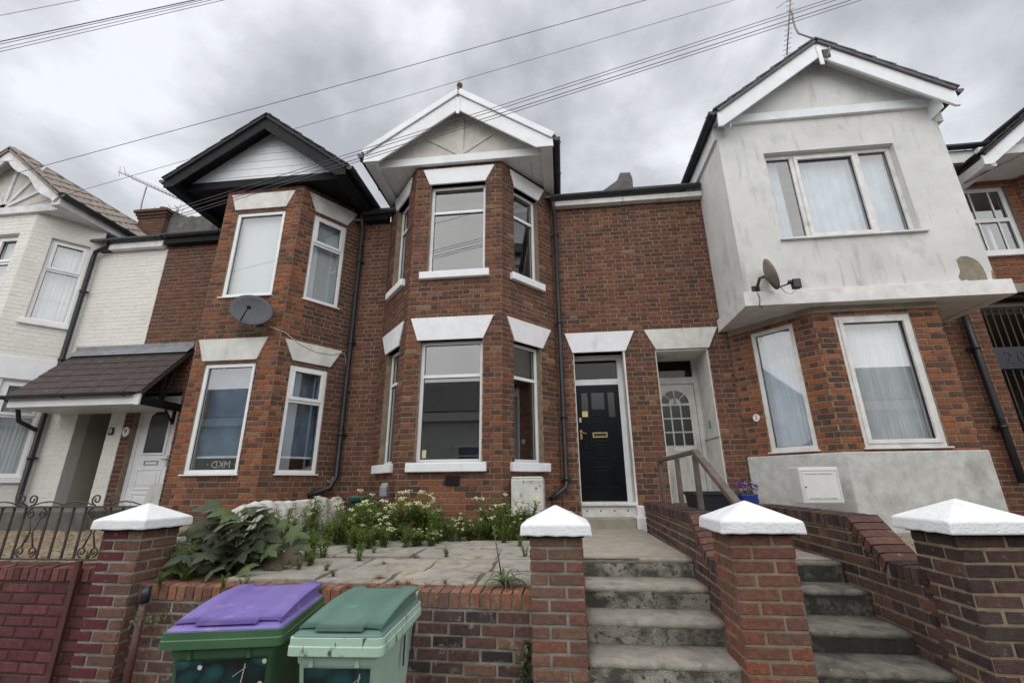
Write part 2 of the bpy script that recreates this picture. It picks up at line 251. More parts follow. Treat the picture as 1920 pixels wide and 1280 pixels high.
# ------------------------------------------------------------------ mesh helpers
class MB:
    def __init__(s): s.v = []; s.f = []; s.sm = []
    def add(s, vs, fs, smooth=False, T=None):
        b = len(s.v)
        s.v += [tuple(T(*p)) if T else tuple(p) for p in vs]
        s.f += [tuple(i+b for i in f) for f in fs]; s.sm += [smooth]*len(fs)
        return s
    def box(s, x0, x1, y0, y1, z0, z1, T=None):
        return s.add([(x0,y0,z0),(x1,y0,z0),(x1,y1,z0),(x0,y1,z0),(x0,y0,z1),(x1,y0,z1),(x1,y1,z1),(x0,y1,z1)],
                     [(0,3,2,1),(4,5,6,7),(0,1,5,4),(1,2,6,5),(2,3,7,6),(3,0,4,7)], T=T)
    def prism(s, poly, a, b, T=None, axis='w'):
        """poly of (u,v) extruded from w=a to w=b in (u,w,v) space"""
        n = len(poly)
        vs = [(u, a, v) for u, v in poly] + [(u, b, v) for u, v in poly]
        fs = [tuple(range(n)), tuple(range(2*n-1, n-1, -1))] + [(i, (i+1) % n, n+(i+1) % n, n+i) for i in range(n)]
        return s.add(vs, fs, T=T)
    def tube(s, pts, r, n=8, cap=True, T=None):
        pts = [Vector(p) for p in pts]; rs = r if isinstance(r, (list, tuple)) else [r]*len(pts)
        vs = []; fs = []; up = None
        for i, p in enumerate(pts):
            t = (pts[min(i+1, len(pts)-1)] - pts[max(i-1, 0)]).normalized()
            if up is None: up = Vector((0,0,1)) if abs(t.z) < 0.9 else Vector((1,0,0))
            a = t.cross(up).normalized(); up = a.cross(t).normalized()
            for k in range(n):
                g = 2*math.pi*k/n; vs.append(p + (a*math.cos(g) + up*math.sin(g))*rs[i])
        for i in range(len(pts)-1):
            for k in range(n): fs.append((i*n+k, i*n+(k+1) % n, (i+1)*n+(k+1) % n, (i+1)*n+k))
        if cap: fs += [tuple(range(n-1, -1, -1)), tuple((len(pts)-1)*n+k for k in range(n))]
        return s.add([tuple(v) for v in vs], fs, True, T)
    def lathe(s, prof, c=(0,0,0), n=20):
        vs = []; fs = []
        for r, z in prof:
            for k in range(n):
                g = 2*math.pi*k/n; vs.append((c[0]+r*math.cos(g), c[1]+r*math.sin(g), c[2]+z))
        for i in range(len(prof)-1):
            for k in range(n): fs.append((i*n+k, i*n+(k+1) % n, (i+1)*n+(k+1) % n, (i+1)*n+k))
        fs += [tuple(range(n-1, -1, -1)), tuple((len(prof)-1)*n+k for k in range(n))]
        return s.add(vs, fs, True)
    def ico(s, c, r, seed=0, j=0.2, sub=1):
        bm = bmesh.new(); bmesh.ops.create_icosphere(bm, subdivisions=sub, radius=1); rg = random.Random(seed)
        vs = [(c[0]+v.co.x*r[0]*(1+rg.uniform(-j,j)), c[1]+v.co.y*r[1]*(1+rg.uniform(-j,j)), c[2]+v.co.z*r[2]*(1+rg.uniform(-j,j))) for v in bm.verts]
        fs = [tuple(v.index for v in f.verts) for f in bm.faces]; bm.free(); return s.add(vs, fs, True)
    def mesh(s, name, fixn=True):
        me = bpy.data.meshes.new(name); me.from_pydata(s.v, [], s.f)
        me.polygons.foreach_set('use_smooth', s.sm)
        if fixn:
            bm = bmesh.new(); bm.from_mesh(me); bmesh.ops.recalc_face_normals(bm, faces=bm.faces); bm.to_mesh(me); bm.free()
        return me
    def build(s, name, material, parent=None, bevel=0, kind=None, fixn=True):
        o = bpy.data.objects.new(name, s.mesh(name, fixn)); col.objects.link(o)
        o.data.materials.append(MATS[material] if isinstance(material, str) else material)
        if parent: o.parent = parent
        if bevel:
            b = o.modifiers.new('bevel', 'BEVEL'); b.width = bevel; b.segments = 2; b.limit_method = 'ANGLE'
        if kind: o['kind'] = kind
        return o
def thing(name, label, cat, group=None, loc=(0,0,0)):
    o = bpy.data.objects.new(name, None); col.objects.link(o); o.empty_display_size = 0.1
    o['label'] = label; o['category'] = cat
    if group: o['group'] = group
    return o
def tag(o, label, cat, group=None):
    o['label'] = label; o['category'] = cat
    if group: o['group'] = group
    return o
def struct(o, label):
    o['kind'] = 'structure'; o['label'] = label; return o
def textmesh(body, size, T, name, material, parent, extr=0.002, flip=False):
    c = bpy.data.curves.new('text', 'FONT'); c.body = body; c.size = size; c.extrude = extr; c.align_x = 'CENTER'; c.align_y = 'CENTER'; c.resolution_u = 3
    o = bpy.data.objects.new('text', c); col.objects.link(o); dg = bpy.context.evaluated_depsgraph_get()
    me = bpy.data.meshes.new_from_object(o.evaluated_get(dg)); bpy.data.objects.remove(o)
    mb = MB(); mb.add([((-v.co.x if flip else v.co.x), v.co.z, v.co.y) for v in me.vertices], [tuple(p.vertices) for p in me.polygons], T=T)
    return mb.build(name, material, parent)

class Face:
    """vertical wall face: u runs left to right seen from the street, w points outward, v is world z"""
    def __init__(s, a, b):
        s.O = Vector((a[0], a[1], 0)); d = Vector((b[0]-a[0], b[1]-a[1], 0)); s.L = d.length; s.u = d/s.L; s.n = Vector((s.u.y, -s.u.x, 0))
    def T(s, u, w, v): return s.O + s.u*u + s.n*w + Vector((0,0,v))
    def off(s, du, dw=0): return lambda u, w, v: s.T(u+du, w+dw, v)
    def uv(s, x, y, w=0):
        d = ray(x, y); P0 = s.O + s.n*w; t = (P0 - EYE).dot(s.n)/d.dot(s.n); p = EYE + d*t
        return (p - s.O).dot(s.u), p.z

# ------------------------------------------------------------------ bricks
def unit_brick():
    c = 0.035; cz = 0.09
    mb = MB()
    v = [(-.5,0,-.5),(.5,0,-.5),(.5,0,.5),(-.5,0,.5), (-.5,-.75,-.5),(.5,-.75,-.5),(.5,-.75,.5),(-.5,-.75,.5),
         (-.5+c,-1,-.5+cz),(.5-c,-1,-.5+cz),(.5-c,-1,.5-cz),(-.5+c,-1,.5-cz)]
    f = [(0,1,5,4),(1,2,6,5),(2,3,7,6),(3,0,4,7),(4,5,9,8),(5,6,10,9),(6,7,11,10),(7,4,8,11),(8,9,10,11)]
    mb.add(v, f); return mb
UB = unit_brick(); UB_MESH = {}
def brick_mesh(m):
    if m not in UB_MESH:
        me = UB.mesh('brick', False); me.materials.append(MATS[m]); UB_MESH[m] = me
    return UB_MESH[m]
COURSE = 0.079
class Bricks:
    """collects bricks of one thing; the most prominent become objects, the rest one joined part"""
    def __init__(s, root, limit=300): s.root = root; s.items = []; s.limit = limit; s.rg = random.Random(len(root.name)*7+3)
    def put(s, parent, m, c, U, Nn, Z, l, d, h, colr):
        """c = centre of the front face (world); U,Nn,Z unit axes; Nn outward"""
        s.items.append((parent, m, c, U, Nn, Z, l, d, h, colr))
    def wall(s, F, parent, m, u0, u1, v0, v1, holes=(), bond='flemish', phase=0.0, tint=None, vbase=0.0, proud=0.0, depth=0.05, course=COURSE, paintf=None, keep=None, slen=0.2265):
        rg = s.rg; S, Hh, J = slen, 0.1105, (0.005 if m == 'brick_white_paint' else 0.0092 if m == 'brick_red' else 0.012)
        k0 = int(math.floor((v0-vbase)/course)); k1 = int(math.ceil((v1-vbase)/course))
        for k in range(k0, k1):
            a = max(v0, vbase+k*course); b = min(v1, vbase+(k+1)*course)
            if b-a < 0.02: continue
            segs = []
            pitch = {'flemish': S+Hh, 'stretcher': S, 'header': Hh}[bond]
            off = -phase + (0 if k % 2 == 0 else {'flemish': (S+Hh)/2, 'stretcher': S/2, 'header': Hh/2}[bond])
            x = math.floor((u0-off)/pitch)*pitch + off
            while x < u1:
                for ln in ([S, Hh] if bond == 'flemish' else [S] if bond == 'stretcher' else [Hh]):
                    p, q = max(x, u0), min(x+ln, u1)
                    if q-p > 0.025: segs.append((p, q, ln == Hh))
                    x += ln
            for p, q, hd in segs:
                cuts = [p, q]
                for h in holes:
                    if h[3] > a+0.004 and h[2] < b-0.004:
                        for cu in h[:2]:
                            if p+0.001 < cu < q-0.001: cuts.append(cu)
                cuts.sort()
                for p2, q2 in zip(cuts, cuts[1:]):
                    if q2-p2 < 0.022: continue
                    lo, hi = a, b; mid = (p2+q2)/2; dead = False
                    for h in holes:
                        if h[0] <= mid <= h[1] and h[3] > a+0.004 and h[2] < b-0.004:
                            if h[2] <= a+0.004 and h[3] >= b-0.004: dead = True
                            elif h[2] > a+0.004: hi = min(hi, h[2])
                            else: lo = max(lo, h[3])
                    if dead or hi-lo < 0.024: continue
                    if keep and not keep(mid): continue
                    r = rg.random(); t = 0.0
                    if tint:
                        tt = tint(mid, (lo+hi)/2, hd, rg)
                        if tt is not None: r, t = tt
                    pf = paintf(mid, (lo+hi)/2, rg) if paintf else 0.0
                    jl = rg.uniform(-.0025, .0025); jz = rg.uniform(-.002, .002); jw = rg.uniform(-.002, .0025)
                    U = (F.u + Vector((0,0,rg.uniform(-.006,.006)))).normalized(); Z = F.n.cross(U); Z = Z if Z.z > 0 else -Z
                    s.put(parent, m, F.T(mid+jl, proud+jw, (lo+hi)/2+jz), U, F.n, Z, q2-p2-J, depth, hi-lo-J*rg.uniform(.85,1.1), (r, t, pf, 1))
        return s
    def flush(s):
        def score(it):
            c = it[2]; x, y = proj(c)
            d = (c-EYE).length; a = it[6]*it[8]*max(0.0, (EYE-c).normalized().dot(it[4]))/d**2
            return a if (-20 < x < 1940 and -20 < y < 1300) else a*1e-4
        its = sorted(s.items, key=score, reverse=True)
        rest = {}
        for i, (parent, m, c, U, Nn, Z, l, d, h, colr) in enumerate(its):
            if i < s.limit:
                o = bpy.data.objects.new('brick', brick_mesh(m)); o.parent = parent; o.color = colr
                M = Matrix((U*l, -Nn*d, Z*h)).transposed().to_4x4(); M.translation = c - Nn*d
                o.matrix_world = M; col.objects.link(o)
            else: rest.setdefault((parent, m), []).append((c, U, Nn, Z, l, d, h, colr))
        for (parent, m), lst in rest.items():
            vs = []; fs = []; cs = []
            for c, U, Nn, Z, l, d, h, colr in lst:
                b = len(vs)
                for x, y, z in UB.v: vs.append(c - Nn*d + U*(x*l) - Nn*(y*d) + Z*(z*h))
                fs += [tuple(k+b for k in f) for f in UB.f]; cs += list(colr)*len(UB.v)
            me = bpy.data.meshes.new('brickwork'); me.from_pydata(vs, [], fs)
            ca = me.attributes.new('bcol', 'FLOAT_COLOR', 'POINT'); ca.data.foreach_set('color', cs)
            o = bpy.data.objects.new('brickwork', me); col.objects.link(o); o.parent = parent; o.color = (0,0,0,0); o['kind'] = 'stuff'; me.materials.append(MATS[m])
def backing(F, name, material, parent, u0, u1, v0, v1, holes=(), thick=0.22, front=-0.008):
    us = sorted({u0, u1, *[min(max(h[0],u0),u1) for h in holes], *[min(max(h[1],u0),u1) for h in holes]})
    mb = MB()
    for a, b in zip(us, us[1:]):
        if b-a < 1e-4: continue
        mid = (a+b)/2; ivs = sorted([(max(h[2],v0), min(h[3],v1)) for h in holes if h[0] < mid < h[1]])
        z = v0
        for lo, hi in ivs:
            if lo > z: mb.box(a, b, -thick, front, z, lo, F.T)
            z = max(z, hi)
        if z < v1: mb.box(a, b, -thick, front, z, v1, F.T)
    return mb.build(name, material, parent)
def avg_open(F, tl, tr, bl, br):
    p = [F.uv(*q) for q in (tl, tr, bl, br)]
    return [(p[0][0]+p[2][0])/2, (p[1][0]+p[3][0])/2, (p[2][1]+p[3][1])/2, (p[0][1]+p[1][1])/2]

# ------------------------------------------------------------------ windows and trim
def rect_frame(mb, F, u0, u1, v0, v1, t, w0, w1):
    mb.box(u0, u1, w0, w1, v0, v0+t, F.T); mb.box(u0, u1, w0, w1, v1-t, v1, F.T)
    mb.box(u0, u0+t, w0, w1, v0+t, v1-t, F.T); mb.box(u1-t, u1, w0, w1, v0+t, v1-t, F.T)
def window(root, F, op, rec=0.09, bars_h=(), bars_v=(), mat_f='upvc', t=0.055, sashes=(), sill=None, curtain=None, glassm='glass', sill_mat='white_paint', drip=False):
    """op = (u0,u1,v0,v1); rec = how far the frame sits behind the wall face; bars as fractions"""
    u0, u1, v0, v1 = op; w1, w0 = -rec, -rec-0.065
    mb = MB(); rect_frame(mb, F, u0, u1, v0, v1, t, w0, w1)
    hs = [v0+t] + [v0+(v1-v0)*f for f in bars_h] + [v1-t]; vsx = [u0+t] + [u0+(u1-u0)*f for f in bars_v] + [u1-t]
    for f in bars_h: mb.box(u0+t, u1-t, w0, w1-0.003, v0+(v1-v0)*f-t*.5, v0+(v1-v0)*f+t*.5, F.T)
    for f in bars_v: mb.box(u0+(u1-u0)*f-t*.55, u0+(u1-u0)*f+t*.55, w0, w1-0.002, v0+t, v1-t, F.T)
    win = mb.build('window', mat_f, root, bevel=0.004)
    n = 0
    for j in range(len(hs)-1):
        for i in range(len(vsx)-1):
            a, b, c, d = vsx[i], vsx[i+1], hs[j], hs[j+1]
            if i > 0: a += t*.5
            if i < len(vsx)-2: b -= t*.5
            if j > 0: c += t*.5
            if j < len(hs)-2: d -= t*.5
            if (i, j) in sashes:
                sm = MB(); rect_frame(sm, F, a-.012, b+.012, c-.012, d+.012, 0.052, w1-0.02, w1+0.018); sm.build('sash', mat_f, win, bevel=0.004)
            rg = MB(); rect_frame(rg, F, a-0.002, b+0.002, c-0.002, d+0.002, 0.008 if (i, j) not in sashes else 0.047, w0+0.026, w0+0.040); rg.build('gasket', 'black_plastic', win)
            pm = MB(); tl = R0.uniform(-.002,.002); pm.add([(a,w0+.03,c),(b,w0+.03+tl,c),(b,w0+.03+tl,d),(a,w0+.03,d)], [(0,1,2,3)], T=F.T); pm.build('pane', glassm, win, fixn=False)
    if sill:
        su0, su1, sv0, sv1, sp = sill
        sm = MB(); sm.prism([(0,0)]*0 or [(su0,sv0),(su1,sv0),(su1,sv1-0.012),(su0,sv1-0.012)], -rec-.02, sp, F.T)
        sm.build('sill', sill_mat, win, bevel=0.012)
    if drip:
        MB().box(u0-.03, u1+.03, -rec-.03, 0.035, v0-.022, v0-.002, F.T).build('sill', mat_f, win, bevel=0.004)
    if curtain: curtain(win, F, op, w0)
    return win
def sheer(matn, folds=16, amp=0.02, gap=None, depth=0.10, seed=0, top=0.0, bottom=0.0):
    def go(win, F, op, w0):
        u0, u1, v0, v1 = op; rg = random.Random(seed); spans = [(u0+.03, u1-.03)] if not gap else gap(u0, u1)
        v0 += bottom; v1 -= top
        for a, b in spans:
            n = max(12, int((b-a)*90)); vs = []; ph = [rg.uniform(0, 6.28) for _ in range(4)]
            for k in range(n+1):
                x = k/n; u = a+(b-a)*x
                wv = amp*(math.sin(x*folds*6.28*(b-a)/.9+ph[0]) + .6*math.sin(x*folds*1.7*6.28*(b-a)/.9+ph[1]) + .4*math.sin(x*folds*.45*6.28+ph[2]))
                vs += [(u, w0-depth+wv, v0+.02), (u+.01*math.sin(x*9+ph[3]), w0-depth+wv*.55, v1-.02)]
            mb = MB(); mb.add(vs, [(2*k, 2*k+2, 2*k+3, 2*k+1) for k in range(n)], True, F.T); mb.build('curtain', matn, win, fixn=False)
    return go
def lintel(root, F, tl, tr, bl, br, matn='white_paint', proud=0.018, back=-0.10, name='lintel'):
    P = [F.uv(*q) for q in (tl, tr, br, bl)]
    vt = (P[0][1]+P[1][1])/2; vb = (P[2][1]+P[3][1])/2
    return lintel_uv(root, F, P[0][0], P[1][0], P[3][0], P[2][0], vb, vt, matn, proud, back)
def lintel_uv(root, F, t0, t1, b0, b1, vb, vt, matn='white_paint', proud=0.018, back=-0.10):
    return MB().prism([(b0,vb),(b1,vb),(t1,vt),(t0,vt)], back, proud, F.T).build('lintel', matn, root, bevel=0.005)
def gutter(root, p, q, drop, matn='black_plastic', r=0.06, name='gutter'):
    """half round channel from p to q (top edges level), with brackets"""
    p, q = Vector(p), Vector(q); d = (q-p).normalized(); s = d.cross(Vector((0,0,1))).normalized(); vs = []; n = 8
    for pt in (p, q):
        for k in range(n+1):
            g = math.pi*k/n; vs.append(tuple(pt + s*(math.cos(g)*r) - Vector((0,0,1))*(math.sin(g)*r*1.15)))
        for k in range(n, -1, -1):
            g = math.pi*k/n; vs.append(tuple(pt + s*(math.cos(g)*(r-.006)) - Vector((0,0,1))*(math.sin(g)*(r*1.15-.006))))
    M = 2*(n+1); fs = [(k, (k+1) % M, M+(k+1) % M, M+k) for k in range(M)]
    fs += [tuple(range(n+1)), tuple(M+k for k in range(n, -1, -1))]
    mb = MB(); mb.add(vs, fs, False)
    L = (q-p).length; nb = max(2, int(L/0.9)+1)
    for i in range(nb):
        c = p + d*(0.12 + (L-0.24)*i/(nb-1)); mb.tube([c + s*r*1.12 + Vector((0,0,.004)), c + s*r*.75 - Vector((0,0,r)), c - Vector((0,0,r*1.26)), c - s*r*.75 - Vector((0,0,r)), c - s*r*1.12 + Vector((0,0,.004))], 0.009, 5)
    return mb.build(name, matn, root)
def pipe(root, pts, r=0.034, matn='black_plastic', name='downpipe', collars=()):
    mb = MB(); mb.tube(pts, r, 12)
    for c in collars: mb.tube([Vector(c)+Vector((0,0,.025)), Vector(c)-Vector((0,0,.025))], r*1.28, 12); mb.box(c[0]-r*1.9, c[0]+r*1.9, c[1]+r*.5, c[1]+r*1.35, c[2]-.014, c[2]+.014)
    return mb.build(name, matn, root)

# ------------------------------------------------------------------ gabled bay roofs
def roof_tiles(root, A, B, up, nrow, ncol, matn, name='roof', tw=None, curve=0.0, thick=0.022, depth_face=0.0):
    """tiles on the parallelogram A (eave start), B (eave end), up = vector from eave to ridge"""
    A, B, up = Vector(A), Vector(B), Vector(up); d = (B-A)/ncol; r = up/nrow; nn = d.cross(up).normalized()
    if nn.z < 0: nn = -nn
    base = MB(); base.add([A-nn*.05, B-nn*.05, B+up-nn*.05, A+up-nn*.05, A-nn*.004, B-nn*.004, B+up-nn*.004, A+up-nn*.004],
                          [(0,3,2,1),(4,5,6,7),(0,1,5,4),(1,2,6,5),(2,3,7,6),(3,0,4,7)])
    ro = base.build(name, matn, root)
    du = d.length; ru = r.length; ud = d.normalized(); ur = r.normalized()
    mb = MB(); prof = [(0,0),(1,0)] if not curve else [(i/6, curve*math.sin(i/6*math.pi*2)) for i in range(7)]
    vs = []; k = len(prof)
    for (y, z) in ((-.03, thick*1.0), (ru*1.08, 0.004)):
        for x, c in prof: vs.append((x*du*.975, y, z + c))
        for x, c in prof: vs.append((x*du*.975, y, z + c + thick))
    fs = []
    for i in range(k-1): fs += [(k+i, k+i+1, 3*k+i+1, 3*k+i), (i, i+1, k+i+1, k+i), (2*k+i, 2*k+i+1, i+1, i), (2*k+i,3*k+i,3*k+i+1,2*k+i+1)]
    fs += [(0, k, 3*k, 2*k), (k-1, 2*k-1, 4*k-1, 3*k-1)]
    mb.add(vs, fs); me = mb.mesh('tile'); me.materials.append(MATS[matn])
    rg = random.Random(nrow*31+ncol)
    for i in range(nrow):
        for j in range(ncol):
            o = bpy.data.objects.new('tile', me); M = Matrix((ud, ur, nn)).transposed().to_4x4()
            M.translation = A + d*j + r*i + nn*rg.uniform(-.002,.003) + ud*rg.uniform(-.002,.002); o.parent = ro; o.matrix_world = M @ Matrix.Rotation(rg.uniform(-.006,.006), 4, 'Z'); col.objects.link(o)
    return ro
def gable(root, Xl, Xr, zl, zr, Xp, zp, Yf, Yp, Yb, zs, tile, style, barge_h=0.24, rows=7, panel=True, soffit_to=7.2, verge_white=False, gut=True, Yg=None, boxh=.19, boxw=.20, box_y0=None):
    fas = {'white': 'fascia_white', 'black': 'black_timber', 'timber': 'timber_white'}[style]
    Yg = Yg or Yb
    for s, (xe, ze) in ((-1, (Xl, zl)), (1, (Xr, zr))):
        up = Vector((Xp-xe, 0, zp-ze)); ncol = max(4, int((Yb-Yf)/0.30))
        A, B = (xe, Yf-(.03 if verge_white else .065), ze), (xe, Yb, ze)
        if s < 0: A, B = A, B
        roof_tiles(root, A, B, up, rows, ncol, tile, curve=0.028 if tile == 'tile_tan' else 0.0)
        # under-slab lining, bargeboard and verge
        ul = up.normalized(); nn = Vector((-ul.z, 0, ul.x)); nn = nn if nn.z < 0 else -nn
        a = Vector((xe, 0, ze)); b = Vector((Xp, 0, zp))
        def q(p, h): return p + nn*h
        lin = MB(); P = [q(a,.055), q(b,.055), q(b,.075), q(a,.075)]
        lin.prism([(p.x, p.z) for p in P], Yf+.03, Yb); lin.build('soffit_board', fas, root)
        bg_ = MB(); hh = barge_h
        if style == 'timber':
            pts = []; npt = 18
            for i in range(npt+1):
                t = i/npt; h = hh*(1.0 + .45*abs(math.sin(t*math.pi*2.0))**1.5*(1 if t < .98 else 0)) if 0 < t < 1 else hh*1.15
                pts.append(q(a.lerp(b, t), h))
            poly = [a+nn*.03, b+nn*.03] + pts[::-1]
        else: 
            bot_b = b + nn*hh; k = (Xp - bot_b.x)/ul.x; bot_b = bot_b + ul*k
            zc = ze - boxh; bot_a = bot_b - ul*((bot_b.z - zc)/ul.z)
            poly = [a + nn*.02, b + nn*.02, bot_b, bot_a, Vector((xe, 0, zc))]
        bg_.prism([(p.x, p.z) for p in poly], Yf-.03, Yf+.006); bg_.build('bargeboard', fas, root, bevel=0.004)
        if verge_white:
            vm = MB(); P = [a - nn*.062, b - nn*.062, b + nn*.045, a + nn*.045]; vm.prism([(p.x, p.z) for p in P], Yf-.065, Yf-.033); vm.build('verge_trim', 'fascia_white', root, bevel=0.004)
        # boxed eave with gutter
        xi = xe - s*boxw; eb = MB(); eb.box(min(xe-s*.02, xi), max(xe-s*.02, xi), box_y0 or Yf+.012, min(Yg, (box_y0 or soffit_to)+1.6), ze-boxh-.012, ze-.06); eb.build('eave_box', fas, root, bevel=0.006)
        if gut: gutter(root, (xe+s*.055, Yf-.03, ze-.01), (xe+s*.055, Yg, ze-.01), 0)
    # gable panel
    nl = (zp-zl)/(Xp-Xl); nr = (zp-zr)/(Xr-Xp)
    def slope_x(z, side, ins=0.10):
        return (Xl + (z-zl)/nl + ins) if side < 0 else (Xr - (z-zr)/nr - ins)
    zt = zp - 0.12
    if panel:
        xl, xr = slope_x(zs, -1, .02), slope_x(zs, 1, .02)
        xl = max(xl, Xl+.19); xr = min(xr, Xr-.19)
        poly = [(xl, zs), (xr, zs), (xr, max(zs, zr + (Xr-xr)*nr - .09)), (Xp, zt), (xl, max(zs, zl + (xl-Xl)*nl - .09))]
        if panel == 'boards':
            MB().prism(poly, Yp+.02, Yp+.06).build('gable_panel', 'black_timber', root)
            nb = 7; h = (zt - zs - .04)/nb
            for i in range(nb):
                z0 = zs + .04 + i*h; z1 = z0 + h*.975
                x0, x1 = max(xl, slope_x(z0, -1, .10)), min(xr, slope_x(z0, 1, .10)); y0, y1 = max(xl, slope_x(z1, -1, .10)), min(xr, slope_x(z1, 1, .10))
                if y1-y0 < .02: continue
                mb = MB(); mb.add([(x0,Yp-.003,z0),(x1,Yp-.003,z0),(y1,Yp+.002,z1),(y0,Yp+.002,z1),(x0,Yp+.018,z0),(x1,Yp+.018,z0),(y1,Yp+.018,z1),(y0,Yp+.018,z1)],
                                  [(0,1,2,3),(0,4,5,1),(1,5,6,2),(2,6,7,3),(3,7,4,0)]); mb.build('board', 'fascia_white', root)
        else:
            MB().prism(poly, Yp, Yp+.05).build('gable_panel', 'panel_cream' if panel != 'render' else 'render_grey', root)
        MB().box(xl-.02, xr+.02, Yp-.04, Yp+.03, zs-.04, zs+.115).build('tie_beam', fas, root, bevel=0.005)
        if soffit_to > Yp+.1:
            mb = MB(); n = 14; x0, x1 = Xl+.19, Xr-.19
            for i in range(n):
                a_, b_ = x0+(x1-x0)*i/n, x0+(x1-x0)*(i+1)/n; mb.box(a_+.003, b_-.003, Yp+.03, soffit_to, zs-.012, zs+.02)
            mb.build('soffit', fas, root)
        for s in (-1, 1):       # cheek between flat soffit and boxed eave
            xe, ze = (Xl, zl) if s < 0 else (Xr, zr); MB().box(min(xe-s*.19, xe-s*.205), max(xe-s*.19, xe-s*.205), Yf+.02, soffit_to, min(ze-boxh+.02, zs), zs+.02).build('eave_cheek', fas, root)
    # ridge tiles
    mb = MB(); ny = int((Yb-Yf)/.4)
    for i in range(ny):
        y0 = Yf-.02 + i*(Yb-Yf)/ny; mb.tube([(Xp, y0, zp-.035), (Xp, y0+(Yb-Yf)/ny+.02, zp-.03)], 0.095, 10)
    mb.build('ridge', tile, root)
def shell(root, x0, x1, zf, z_e, Y0=7.2, Y1=11.2, floors=(1.28, 4.05), tile='tile_grey', slope=0.56, ybay=7.2):
    """party walls, floors, back wall and main roof, so that windows look into rooms"""
    mb = MB()
    for x in (x0+.002, x1-.052): mb.box(x, x+.05, Y0+.02, Y1, zf, z_e)
    mb.box(x0+.052, x1-.052, Y1-.05, Y1, zf, z_e)
    mb.build('party_wall', 'plaster_room', root)
    mb = MB()
    for z in floors: MB().box(x0+.052, x1-.052, Y0+.24, Y1-.05, z-.2, z).build('room_floor', 'floor_room', root)
    MB().box(x0+.052, x1-.052, Y0+.24, Y1-.05, z_e-.03, z_e).build('ceiling', 'plaster_room', root)
    rm = MB(); rg = z_e + .05 + (Y1-Y0-.2)*slope
    rm.prism([(x0,0),(x1,0),(x1,1),(x0,1)], 0, 0) if False else None
    yr = Y1 + 0.2
    rm.add([(x0,Y0-.16,z_e+.0),(x1,Y0-.16,z_e+.0),(x1,yr,z_e+(yr-Y0+.16)*slope),(x0,yr,z_e+(yr-Y0+.16)*slope),
            (x0,Y0-.16,z_e+.05),(x1,Y0-.16,z_e+.05),(x1,yr,z_e+.05+(yr-Y0+.16)*slope),(x0,yr,z_e+.05+(yr-Y0+.16)*slope)],
           [(0,3,2,1),(4,5,6,7),(0,1,5,4),(1,2,6,5),(2,3,7,6),(3,0,4,7)]); rm.build('main_roof', tile, root)

# ================================================================== HOUSES
z5 = lambda x, y: (640+x/2.976, 130+y/2.976)
z3 = lambda x, y: (300+x/2.909, 200+y/2.909)
z4 = lambda x, y: (300+x/3.2, 600+y/3.2)
z1 = lambda x, y: (x/2.908, 200+y/2.908)
z2 = lambda x, y: (x/3.2, 600+y/3.2)
z8 = lambda x, y: (1240+x/2.2853, y/2.2853)
z9 = lambda x, y: (1340+x/2.3707, 460+y/2.3707)
zd = lambda x, y: (1040+x/3.2, 600+y/3.2)
s2 = lambda x, y: (980+x/3.554, 920+y/3.554)
s3 = lambda x, y: (1200+x/3.556, 920+y/3.556)
s4 = lambda x, y: (1560+x/3.556, 920+y/3.556)
zl = lambda x, y: (x/3.369, 900+y/3.369)
mirror = lambda F, op: [F.L-op[1], F.L-op[0], op[2], op[3]]
def red_tint(u, v, hd, rg):
    r = rg.random()
    if hd: return (r*.45 if rg.random() < .55 else r, 0.0)
    return (r, 0.25 if rg.random() < .06 else 0.0)

# ---------------- main house (white gable, black door)
hm = thing('terraced_house', 'brick terraced house with white boarded gable, two-storey bay and black front door', 'house')
ML = Face((-3.13,7.2), (-2.32,6.25)); MF = Face((-2.32,6.25), (-0.84,6.25)); MR = Face((-0.84,6.25), (-0.03,7.2))
MW = Face((-0.03,7.2), (1.25,7.2)); MWL = Face((-3.64,7.2), (-3.13,7.2))
mf_lo = avg_open(MF, (785,639), (905,634), (779,867), (902,867)); mf_up = avg_open(MF, (807,349), (910,338), (801,512), (908.8,505.7))
mr_lo = avg_open(MR, (964.7,639), (1016.7,657.7), (964.7,862), (1017,862)); mr_up = avg_open(MR, (964.3,348.4), (1008,382), (964,518), (1011,535))
ml_lo, ml_up = mirror(ML, mr_lo), mirror(ML, mr_up)
for o_ in (mr_lo, ml_lo): o_[2], o_[3] = mf_lo[2], mf_lo[3]
for o_ in (mr_up, ml_up): o_[2], o_[3] = mf_up[2], mf_up[3]
def m_tint(u, v, hd, rg):
    if 1.0 < v < 1.62 and .35 < u < 1.1 and rg.random() < .8: return (rg.uniform(.6,1), rg.uniform(.15,.6))
    if (u < .22 or u > 1.26) and rg.random() < .16: return (rg.random(), rg.uniform(.2,.5))
    return red_tint(u, v, hd, rg)
B = Bricks(hm)
d_op = [0.242-(-0.03), 1.083-(-0.03), 1.0, 3.665]
bay = thing('bay_wall', '', ''); bay.parent = hm; del bay['label'], bay['category']
fw = backing(MW, 'front_wall', 'mortar', hm, 0, 1.28, .8, 6.45, [d_op])
backing(MWL, 'front_wall', 'mortar', hm, 0, .51, .8, 6.45)
B.wall(MW, fw, 'brick_red', 0, 2.0, .85, 6.45, [d_op, [1.6,2.5,.8,3.665]], phase=MW.O.x, tint=red_tint, keep=lambda u: u < 1.28); B.wall(MWL, fw, 'brick_red', 0, .51, .85, 6.45, tint=red_tint)
